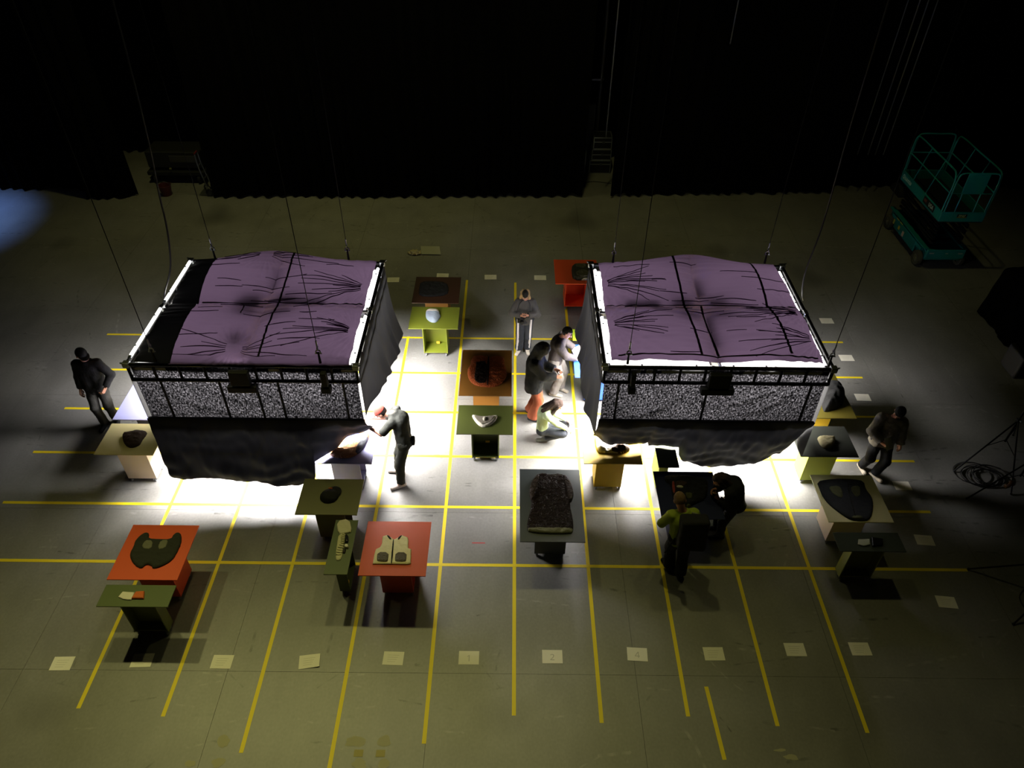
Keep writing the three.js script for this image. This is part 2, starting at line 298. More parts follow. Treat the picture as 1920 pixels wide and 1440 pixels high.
const T = {
  1: table('dark brown table with a folded black garment behind the olive table', [-2.26, -1.24, -7.12, -6.09], 0x3a1c10, { open: 'back', body: 0x9a6a28 }),
  2: table('olive green table holding a blue and cream pouch', [-2.23, -1.2, -5.94, -5.16], 0x767f24, { sticker: [0.075, 0.06, 0.02, 0.03, 0.16, -0.1] }),
  3: table('ochre brown table holding a shiny copper vest', [-1.06, -0.07, -4.47, -3.1], 0x7c5218, { open: 'back', body: 0xa87022 }),
  4: table('olive green table holding a white crescent bag', [-1.04, -0.045, -2.835, -2.085], 0x4c5420, { open: 'front', sticker: [0.08, 0.05, 0.01, 0.03, 0.17, -0.16] }),
  5: table('long slate grey table holding a dark quilted coat', [0.075, 1.075, -1.27, 0.22], 0x3c4244, { open: 'back' }),
  6: table('yellow table holding a cream bundled garment at the tent corner', [1.16, 2.16, -2.2, -1.41], 0xd8b41c, { open: 'right' }),
  7: table('bright orange table holding a grey quilted bag behind the tent', [0.895, 1.9, -7.93, -6.9], 0xd8481a),
  8: table('lime green table between the blue table and the tent side', [1.17, 2.17, -5.2, -4.825], 0xa8c22c, { open: 'back' }),
  23: table('saturated blue table beside the men at the tent side', [1.145, 2.145, -4.68, -3.66], 0x2a58d0, { open: 'back' }),
  9: table('lavender table holding a tan and blue quilted jacket', [-3.43, -2.42, -2.13, -1.35], 0xa2a4d6, { open: 'right', body: 0x9c9cc4 }),
  10: table('khaki olive table holding a round black cap', [-3.47, -2.49, -1.005, -0.26], 0x6c6b46, { open: 'right', body: 0x5f5f40 }),
  11: table('narrow olive table holding a striped scarf and sunglasses', [-2.8, -2.45, -0.16, 0.84], 0x4d5834, { open: 'right', sticker: [0.03, 0.05, 0.05, 0.02, 0.15, 0.12] }),
  12: table('orange table holding a sleeveless cream vest with two pockets', [-2.295, -1.305, -0.14, 0.855], 0xb8400c, { open: 'right' }),
  13: table('orange table holding a dark jacket with two pale patches', [-5.91, -4.89, -0.025, 0.965], 0xd84c08, { open: 'back' }),
  14: table('narrow dark olive table holding a cream and orange wallet', [-5.875, -4.87, 1.05, 1.405], 0x47551f, { body: 0x6d7238 }),
  15: table('cream table holding a brown beret beside the tent', [-7.165, -6.155, -2.255, -1.5], 0xc8bd8a, { open: 'back', body: 0xd6c4b4 }),
  16: table('lavender table with nothing on it beside the man in black', [-7.2, -6.2, -3.36, -2.355], 0xa8aadc, { open: 'back', body: 0x3a3a44 }),
  17: table('navy blue table covered by dark clothes between two leaning people', [2.31, 3.31, -1.25, -0.25], 0x161e48, { open: 'back', rough: 0.8 }),
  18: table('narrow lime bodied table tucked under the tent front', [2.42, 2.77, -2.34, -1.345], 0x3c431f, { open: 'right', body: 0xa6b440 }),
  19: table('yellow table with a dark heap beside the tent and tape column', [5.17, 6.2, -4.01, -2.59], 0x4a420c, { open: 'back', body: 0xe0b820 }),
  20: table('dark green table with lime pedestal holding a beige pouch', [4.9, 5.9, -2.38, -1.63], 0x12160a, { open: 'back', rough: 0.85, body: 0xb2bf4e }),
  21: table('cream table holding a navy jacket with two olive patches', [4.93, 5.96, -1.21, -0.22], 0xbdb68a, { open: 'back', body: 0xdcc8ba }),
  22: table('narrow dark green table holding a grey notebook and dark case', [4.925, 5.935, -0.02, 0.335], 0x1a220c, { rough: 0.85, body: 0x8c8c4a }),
};

// ---------------------------------------------------------------- the two hanging tents of black cloth
function tent(label, R, o) {
  const [x0, x1, z0, z1] = R, w = x1 - x0, d = z1 - z0, cx = (x0 + x1) / 2, cz = (z0 + z1) / 2, H = 3.0, L = 2.7, LOW = 1.9;
  const t = thing('hanging_tent', label, 'tent', [cx, 0, cz]);
  const X = w / 2, Z = d / 2, tr = 0.03;
  // truss: two chords and rungs on each side
  const sides = [[[-X, Z], [X, Z], 9], [[-X, -Z], [X, -Z], 9], [[-X, -Z], [-X, Z], 7], [[X, -Z], [X, Z], 7]];
  for (const [a, b, n] of sides) {
    part('truss_chord', bar([a[0], H, a[1]], [b[0], H, b[1]], tr), M.blackMetal, t);
    part('truss_chord', bar([a[0], L, a[1]], [b[0], L, b[1]], tr), M.blackMetal, t);
    for (let k = 0; k <= n; k++) { const s = k / n, x = lerp(a[0], b[0], s), z = lerp(a[1], b[1], s); part('truss_rung', bar([x, L, z], [x, H, z], 0.022, 6), M.blackMetal, t); }
  }
  part('cross_bar', bar([-X, H - 0.02, 0], [X, H - 0.02, 0], 0.018), M.blackMetal, t);
  for (const [sx, sz] of [[-1, -1], [1, -1], [1, 1], [-1, 1]]) part('corner_clamp', [rbox(0.1, 0.09, 0.1, sx * X, H, sz * Z, 0.015), bar([sx * X, H, sz * Z], [sx * (X + 0.07), H + 0.05, sz * (Z + 0.03)], 0.014)], M.steel, t);
  for (const sx of [-1, 1]) part('joint_clamp', rbox(0.07, 0.08, 0.12, sx * X, H, 0, 0.015), M.steel, t);
  // dimmer and power boxes slung under the top cloth
  for (const [u, v, bw, bd] of o.slung) part('power_box', rbox(bw, 0.05, bd, lerp(-X, X, u), 2.985, lerp(-Z, Z, v), 0.03), M.black, t);
  // front drop bars and the pipe that weights the upper cloth
  for (const s of o.posts) part('drop_bar', bar([lerp(-X, X, s), LOW, Z + 0.005], [lerp(-X, X, s), L, Z + 0.005], 0.02, 6), M.blackMetal, t);
  part('lower_pipe', bar([-X, LOW, Z + 0.01], [X, LOW, Z + 0.01], 0.026), M.black, t);
  // motor boxes and clamps hung on the front truss
  for (const [s, bw] of o.boxes) part('control_box', [rbox(bw, 0.26, 0.1, lerp(-X, X, s), H - 0.17, Z + 0.09, 0.02), rbox(bw * 1.5, 0.12, 0.12, lerp(-X, X, s), H - 0.38, Z + 0.08, 0.02)], M.black, t);
  // upper front cloth: sheer, with sagging folds
  const fold = (x, y) => 0.03 * N(x * 1.4, y * 1.1, o.seed) + o.swags.reduce((s, [a, b, c, e]) => { const q = (x - a) / (b - a); if (q < -0.1 || q > 1.1) return s; const yy = c + (e - c) * (1 - (1 - q) * (1 - q)); return s + 0.035 * Math.exp(-(((y - yy) / 0.035) ** 2)) * clamp(1.2 - Math.abs(q - 0.5) * 1.6); }, 0);
  part('front_cloth', sheet(110, 36, (u, v) => { const x = lerp(-X + 0.02, X - 0.02, u), y = lerp(H - 0.02, LOW - 0.16, v); return [x, y, Z - 0.035 - fold(x, y) * (v > 0.02 ? 1 : 0) + 0.008 * N(x * 9, y * 2, 4)]; }, [1, 0.62]), M.sheer, t);
  // lower front skirt
  part('front_skirt', sheet(120, 44, (u, v) => {
    const x = lerp(-X - 0.01, X + 0.01, u), lean = o.lean(cx + x), b = Math.max(o.front(cx + x) - lean * 0.98, lean > 0.05 ? o.clear(cx + x) : 0), y = lerp(LOW + 0.03, b, v), k = sstep(0, 0.3, v);
    return [x, y + 0.015 * v * N(x * 6, 3, o.seed), Z + 0.05 + 0.05 * v - lean * v ** 1.2 + k * (0.06 * N(x * 2.1 + y, y * 1.6, o.seed + 3) + 0.025 * N(x * 9, y * 3, o.seed + 5)) + 0.012 * Math.sin(y * 20 + 6 * N(x * 1.5, y)) * v];
  }, [3.4, 1.4]), M.skirt, t);
  // side and back cloths, leaning slightly outwards
  const wall = (a, b, nx, nz, bot, flare) => part('side_cloth', sheet(70, 40, (u, v) => {
    const x = lerp(a[0], b[0], u), z = lerp(a[1], b[1], u), y = lerp(H - 0.03, bot(u), v), s = x * 1.7 + z * 1.9;
    const out = 0.03 + flare * v * v * sstep(0, 0.3, u) + (0.15 + 0.85 * sstep(0, 0.25, u)) * v * (0.014 * Math.sin(s * 7 + 3 * N(s, v)) + 0.06 * N(s * 1.3, v * 1.5, o.seed + 7));
    return [x + nx * out, y + 0.015 * v * N(s * 3, 1, 2), z + nz * out];
  }, [3, 1.8]), M.side, t);
  wall([-X, Z], [-X, -Z], -1, 0, o.left, o.flare[0]);
  wall([X, Z], [X, -Z], 1, 0, o.right, o.flare[1]);
  wall([-X, -Z], [X, -Z], 0, -1, () => 1.35, 0.12);
  // top cloth, laid over the cross bars and pulled tight to the frame
  const top = (x, z) => {
    const u = (x + X) / w, v = (z + Z) / d;
    const q = Math.abs(Math.sin(Math.PI * 2 * clamp(u))) ** 0.6 * Math.abs(Math.sin(Math.PI * clamp((v - o.mid) / (v < o.mid ? o.mid : 1 - o.mid), -1, 1))) ** 0.7;
    let y = H + 0.04 + 0.15 * q + o.peak * Math.exp(-(((u - o.peakU) / 0.2) ** 2)) * Math.exp(-((v / 0.16) ** 2));
    const fan = o.fans.reduce((s, [fu, fv, r, a]) => { const du = (u - fu) * w, dv = (v - fv) * d, rr2 = Math.hypot(du, dv); return s + a * Math.sin(Math.atan2(dv, du) * 26 + 1.5 * N(du * 2, dv * 2, 3)) * sstep(0.02, 0.3, rr2) * Math.exp(-rr2 / r); }, 0);
    y += fan + 0.012 * N(u * 4 + v * 3, v * 34, o.seed) + 0.008 * N(u * 7, v * 60, o.seed + 2) + 0.02 * N(u * 5, v * 5, 6);
    return y;
  };
  const spread = (name, mat, xa, xb, za, zb, lift = 0) => part(name, sheet(150, 130, (u, v) => {
    const z = lerp(za, zb, v), x = lerp(xa(z), xb(z), u);
    return [x, top(x, z) + lift, z + (v > 0.98 ? 0.03 * N(x * 3, 2, o.seed) : 0)];
  }, [3.4, 2.9]), mat, t);
  spread('top_cloth', M.purple, o.topL, o.topR, -Z + 0.02, Z - o.frontGap);
  if (o.strip) spread('black_top_strip', M.skirt, (z) => -X + 0.14 + 0.02 * N(z * 3, 4), (z) => o.topL(z) + 0.02, -Z + 0.03, Z + 0.02, 0.004);
  // pleats: narrow second layers of the same cloth where it is gathered
  for (let k = 0; k < o.pleats; k++) {
    const nf = o.fans.length, f = o.fans[k % nf], rad = k < o.pleats * 0.62, per = Math.ceil(o.pleats * 0.62 / nf), j = Math.floor(k / nf), dirU = f[0] > 0.6 ? -1 : f[0] < 0.2 ? 1 : j % 2 ? -1 : 1;
    const a = rad ? lerp(-0.5, 0.5, (j + rr(0.2, 0.8)) / per) : rr(-0.08, 0.08), Lp = rad ? rr(0.35, 1.2) : rr(0.25, 0.8), wd = rr(0.007, 0.02), cv = rr(-0.02, 0.02);
    const xa = rad ? lerp(-X, X, f[0]) + dirU * 0.12 * Math.cos(a) : lerp(-X, X, rr(0.25, 0.8)), za = clamp(rad ? lerp(-Z, Z, f[1]) + 0.16 * Math.sin(a) : lerp(-Z, Z, rr(0.06, 0.94)), -Z + 0.1, Z - 0.1);
    part('pleat', sheet(26, 2, (q, w2) => {
      const s2 = q * Lp, x0 = xa + dirU * s2 * Math.cos(a), z0b = za + s2 * Math.sin(a) + cv * Math.sin(q * 3), z2 = clamp(z0b + (w2 - 0.5) * wd * Math.sin(Math.PI * clamp(q * 0.96 + 0.04)), -Z + 0.06, Z - 0.12), x2 = clamp(x0, o.topL(z2) + 0.02, o.topR(z2) - 0.02);
      return [x2, top(x2, z2) + 0.006 + 0.012 * (1 - Math.abs(w2 - 0.5) * 2), z2];
    }), M.purple, t);
  }
  // dark straps sewn on the top cloth
  const strap = (pts, wd) => {
    const c = new THREE.CatmullRomCurve3(pts.map(([u, v]) => V(lerp(-X, X, u), 0, lerp(-Z, Z, v)))), n = 60;
    part('strap', sheet(n, 1, (s, q) => { const p = c.getPoint(s), g = c.getTangent(s); const x = p.x - g.z * (q - 0.5) * wd, z = p.z + g.x * (q - 0.5) * wd; return [x, top(x, z) + 0.012, z]; }), M.strap, t);
  };
  for (const s of o.straps) strap(s[0], s[1]);
  return { t, top, cx, cz, X, Z };
}
M.strap = std(0x060507, 0.9, { side: THREE.DoubleSide });
const prof = (pts) => (x) => { for (let k = 1; k < pts.length; k++) if (x <= pts[k][0]) { const [a, b] = [pts[k - 1], pts[k]]; return lerp(a[1], b[1], sstep(0, 1, clamp((x - a[0]) / (b[0] - a[0])))); } return pts[pts.length - 1][1]; };
const tentL = tent('hanging black tent with a black strip along its purple top', [-5.86, -2.42, -4.3, -1.38], {
  pleats: 60, clear: () => 0.95, flare: [0.1, 0.18], slung: [[0.4, 0.48, 0.42, 0.22], [0.68, 0.45, 0.7, 0.14], [0.43, 0.82, 0.16, 0.3], [0.5, 0.25, 0.12, 0.5]], seed: 3, mid: 0.47, peak: 0.2, peakU: 0.46, posts: [0.12, 0.38, 0.54, 0.64, 0.93], boxes: [[0.49, 0.3], [0.86, 0.1]], strip: true, frontGap: -0.03,
  front: prof([[-5.9, 0.6], [-5.7, 0.52], [-5.55, 0.57], [-5.35, 0.57], [-4.7, 0.5], [-3.75, 0.4], [-3.45, 0.55], [-3.3, 0.93], [-2.83, 1.62], [-2.3, 1.86]]),
  lean: (x) => 0.57 * sstep(-3.5, -2.75, x), left: (u) => lerp(0.82, 1.95, sstep(0.34, 0.5, u)) + 0.05 * N(u * 6, 1), right: (u) => lerp(1.94, 1.4, sstep(0.15, 0.95, u)) + 0.05 * N(u * 6, 2),
  topL: (z) => -1.72 + 0.5 + 0.16 * (z + 1.46) / 2.92, topR: (z) => 1.72 - 0.095 + 0.02 * N(z * 4, 1),
  fans: [[0.45, 0.9, 0.35, 0.02], [0.97, 0.33, 0.7, 0.016], [0.97, 0.75, 0.9, 0.018], [0.42, 0.05, 0.4, 0.012]],
  swags: [[-1.55, -0.3, 2.68, 1.98], [0.55, 1.3, 2.75, 2.1], [0.2, 0.9, 2.5, 1.95], [-0.6, 0.1, 2.45, 2.2]],
  straps: [[[[0.19, 0.47], [0.5, 0.475], [0.96, 0.47]], 0.035], [[[0.555, 0.01], [0.56, 0.5], [0.57, 0.96]], 0.035], [[[0.38, 0.48], [0.4, 0.5], [0.41, 0.6]], 0.02]],
});
const tentR = tent('hanging black tent with a fully purple top near the scissor lift', [1.33, 4.78, -4.33, -1.44], {
  pleats: 60, clear: (x) => (x < 2.3 ? 1.03 : x < 2.85 ? 0.93 : 0.4), flare: [0.14, 0.03], slung: [[0.22, 0.45, 0.6, 0.18], [0.76, 0.5, 0.45, 0.2], [0.52, 0.72, 0.12, 0.8], [0.52, 0.3, 0.14, 0.45], [0.3, 0.53, 0.3, 0.16]], seed: 11, mid: 0.46, peak: 0.2, peakU: 0.5, posts: [0.07, 0.47, 0.93], boxes: [[0.505, 0.34], [0.125, 0.08]], strip: false, frontGap: 0.075,
  front: prof([[1.28, 1.62], [1.6, 1.42], [2.1, 1.38], [2.75, 1.3], [3.0, 0.97], [3.55, 0.85], [4.15, 0.95], [4.6, 1.22], [4.85, 1.75]]),
  lean: (x) => lerp(0.395, 0.45, sstep(1.9, 2.4, x)), left: (u) => lerp(1.5, 1.5, u) + 0.03 * N(u * 7, 3), right: (u) => lerp(1.08, 1.75, sstep(0.2, 0.45, u)) + 0.03 * N(u * 7, 5),
  topL: (z) => -1.725 + 0.13 + 0.015 * N(z * 5, 3) - 0.03 * (z + 1.4) / 2.9, topR: (z) => 1.725 - 0.165 - 0.04 * N(z * 2.2, 7) + 0.03 * (z + 1.4) / 2.9,
  fans: [[0.03, 0.28, 0.7, 0.018], [0.03, 0.68, 0.8, 0.018], [0.97, 0.8, 0.8, 0.018], [0.97, 0.55, 0.6, 0.014]],
  swags: [[-1.2, -0.35, 1.96, 2.62], [0.15, 1.1, 2.2, 2.66], [0.55, 1.3, 2.02, 2.6]].map(([a, b, c, e]) => [b, a, e, c]),
  straps: [[[[0.045, 0.465], [0.5, 0.46], [0.955, 0.47]], 0.035], [[[0.415, 0.01], [0.42, 0.5], [0.43, 0.93]], 0.04], [[[0.82, 0.02], [0.82, 0.5], [0.825, 0.93]], 0.04], [[[0.5, 0.47], [0.495, 0.6], [0.505, 0.93]], 0.035], [[[0.06, 0.94], [0.5, 0.935], [0.94, 0.945]], 0.025]],
});

// light panels inside the tents, glowing on both faces, hung under the truss
for (const [tt, nm] of [[tentL, 'black strip'], [tentR, 'fully purple']]) for (const sx of [-1, 1]) for (const sz of [-1, 1]) {
  const pw = tt.X - 0.1, pd = tt.Z - 0.1, x = tt.cx + sx * (pw / 2 + 0.06), z = tt.cz + sz * (pd / 2 + 0.06), y = 2.88;
  const t = thing('overhead_softbox', `white softbox hung inside the tent with the ${nm} top`, 'softbox', [x, y, z], 0, `softboxes inside the tent with the ${nm} top`);
  part('panel_frame', [box(pw, 0.05, 0.03, 0, 0, pd / 2 - 0.015), box(pw, 0.05, 0.03, 0, 0, -pd / 2 + 0.015), box(0.03, 0.05, pd, pw / 2 - 0.015, 0, 0), box(0.03, 0.05, pd, -pw / 2 + 0.015, 0, 0)], std(0xb8b8b8, 0.5), t);
  part('light_diffuser', box(pw - 0.06, 0.03, pd - 0.06), std(0x888888, 0.9, { emissive: new THREE.Color(...LIGHT.panelColor), emissiveIntensity: LIGHT.panelGlow }), t);
  part('power_unit', [rbox(0.34, 0.06, 0.2, -sx * (pw / 2 - 0.25), 0.05, -sz * (pd / 2 - 0.16), 0.015), bar([-sx * (pw / 2 - 0.25), 0.05, -sz * (pd / 2 - 0.16)], [sx * 0.1, 0.05, sz * 0.1], 0.015)], M.black, t);
  part('hanger', [bar([-sx * pw * 0.3, 0.02, -sz * (pd / 2 - 0.02)], [-sx * pw * 0.3, 0.1, -sz * (pd / 2 - 0.02)], 0.006), bar([sx * (pw / 2 - 0.02), 0.02, 0], [sx * (pw / 2 - 0.02), 0.07, 0], 0.006)], M.blackMetal, t);
  const l = new THREE.RectAreaLight(new THREE.Color(...LIGHT.panelColor), LIGHT.panel, pw - 0.06, pd - 0.06);
  l.position.set(x, y - 0.03, z); l.rotation.x = -Math.PI / 2; scene.add(l);
}

// bright light tubes clamped along the truss edges
const tubeMat = std(0xdddddd, 0.5, { emissive: new THREE.Color(...LIGHT.panelColor), emissiveIntensity: LIGHT.tubeGlow });
function lightTube(label, group, a, b) {
  const cx = (a[0] + b[0]) / 2, cy = a[1], cz = (a[2] + b[2]) / 2, L = Math.hypot(b[0] - a[0], b[2] - a[2]), alongX = Math.abs(b[0] - a[0]) > Math.abs(b[2] - a[2]);
  const t = thing('light_tube', label, 'light tube', [cx, cy, cz], alongX ? Math.PI / 2 : 0, group);
  part('glowing_tube', new THREE.CylinderGeometry(0.024, 0.024, L - 0.06, 14).rotateX(Math.PI / 2), tubeMat, t);
  for (const s of [-1, 1]) { part('end_cap', new THREE.CylinderGeometry(0.027, 0.027, 0.04, 14).rotateX(Math.PI / 2).translate(0, 0, s * (L / 2 - 0.02)), M.steel, t); part('clamp', rbox(0.03, 0.06, 0.03, 0, 0.012, s * L * 0.3, 0.006), M.steel, t); }
  const l = new THREE.RectAreaLight(new THREE.Color(...LIGHT.panelColor), 4, 0.048, L - 0.06);
  l.position.set(cx, cy - 0.03, cz); l.rotation.order = 'YXZ'; l.rotation.set(-Math.PI / 2, alongX ? Math.PI / 2 : 0, 0); scene.add(l);
}
for (const [tt, nm] of [[tentL, 'black strip'], [tentR, 'fully purple']]) for (const sx of [-1, 1]) for (const sz of [-1, 1])
  lightTube(`${sz < 0 ? 'rear' : 'front'} light tube on the ${nm} tent ${sx * (tt === tentL ? 1 : -1) > 0 ? 'edge facing the other tent' : 'outer edge'}`, `light tubes of the ${nm} tent`, [tt.cx + sx * (tt.X - (sx < 0 && tt === tentL ? 0.035 : 0.07)), sx < 0 && tt === tentL ? 3.062 : 2.955, tt.cz + sz * 0.07], [tt.cx + sx * (tt.X - (sx < 0 && tt === tentL ? 0.035 : 0.07)), sx < 0 && tt === tentL ? 3.062 : 2.955, tt.cz + sz * (tt.Z - 0.08)]);
lightTube('long bright light tube along the front edge of the fully purple tent', 'front light tubes of the fully purple tent', [1.62, 2.955, -1.51], [3.0, 2.955, -1.51]);
lightTube('shorter bright light tube along the front edge of the fully purple tent', 'front light tubes of the fully purple tent', [3.12, 2.955, -1.51], [3.95, 2.955, -1.51]);
lightTube('short bright light tube at the front edge of the black strip tent', undefined, [-4.55, 2.99, -1.43], [-4.0, 2.99, -1.43]);

// ---------------------------------------------------------------- suspension wires, power cables
function wire(label, x, z, y0, bright) {
  const t = thing('suspension_wire', label, 'wire', [x, y0, z], 0, 'wires that hold the tents');
  part('wire', bar([0, 0.42, 0], [0, room.h - y0 - 0.01, 0], 0.006, 6), M.blackMetal, t);
  part('sling', bar([0, 0, 0], [0, 0.2, 0], 0.022, 8, 0.014).translate(0, 0.03, 0), M.black, t);
  part('shackle', [new THREE.TorusGeometry(0.032, 0.011, 8, 14).translate(0, 0.24, 0), bar([-0.05, 0.21, 0], [0.05, 0.21, 0], 0.011)], M.steel, t);
  part('hook', [new THREE.TorusGeometry(0.028, 0.01, 8, 14).rotateY(Math.PI / 2).translate(0, 0.31, 0), bar([0, 0.33, 0], [0, 0.44, 0], 0.014)], M.steel, t);
}
for (const [x, z, lb] of [[-5.4, -4.27, 'rear end of the black strip'], [-3.02, -4.3, 'rear corner away from the black strip'], [-5.4, -1.38, 'front end of the black strip'], [-2.94, -1.38, 'front corner above the lavender jacket table']]) wire('thin steel wire at the ' + lb, x, z, 3.04);
for (const [x, z, lb] of [[1.72, -4.3, 'rear corner by the bright orange table'], [4.45, -4.33, 'rear corner toward the scissor lift'], [1.66, -1.44, 'front corner above the yellow table'], [4.68, -1.44, 'front corner above the beige pouch table']]) wire('thin steel wire at the fully purple tent ' + lb, x, z, 3.04);
one('power_cable', 'thick black power cable hanging down to the tent with the black strip', 'cable', tube([[-5.93, 2.98, -3.15], [-5.86, 3.14, -3.1], [-5.62, 3.6, -3.05], [-5.49, 4.0, -3.0], [-5.41, 4.46, -3.0], [-5.37, 4.91, -3.0], [-5.26, 5.89, -3.0], [-5.1, 8.5, -3.0], [-5.0, 11.95, -3.0]], 0.014, 80), std(0x2a2a2a, 0.35));
one('power_cable', 'black power cable hanging down to the fully purple tent', 'cable', tube([[4.87, 2.98, -3.3], [4.75, 3.2, -3.15], [4.64, 3.68, -3.05], [4.65, 4.5, -3.0], [4.6, 6.23, -3.0], [4.55, 11.95, -3.0]], 0.012, 60), std(0x3a3a3a, 0.35));
for (const [x, z, y0, r, lb] of [[2.53, -13.2, 1.7, 0.022, 'grey vertical pipe at the gap between the drapes'], [5.17, -11.9, 4.6, 0.016, 'short grey pipe hanging high before the drape']])
  one('hanging_pipe', lb, 'pipe', bar([x, y0, z], [x, 11.8, z], r), M.dull);
for (const x of [9.64, 9.93, 10.14, 10.37]) one('lifting_cable', 'pale vertical steel cable above the scissor lift', 'cable', bar([x, 1.4, -12.9], [x, 11.8, -12.9], 0.014, 6), M.dull, 'four steel cables above the scissor lift');

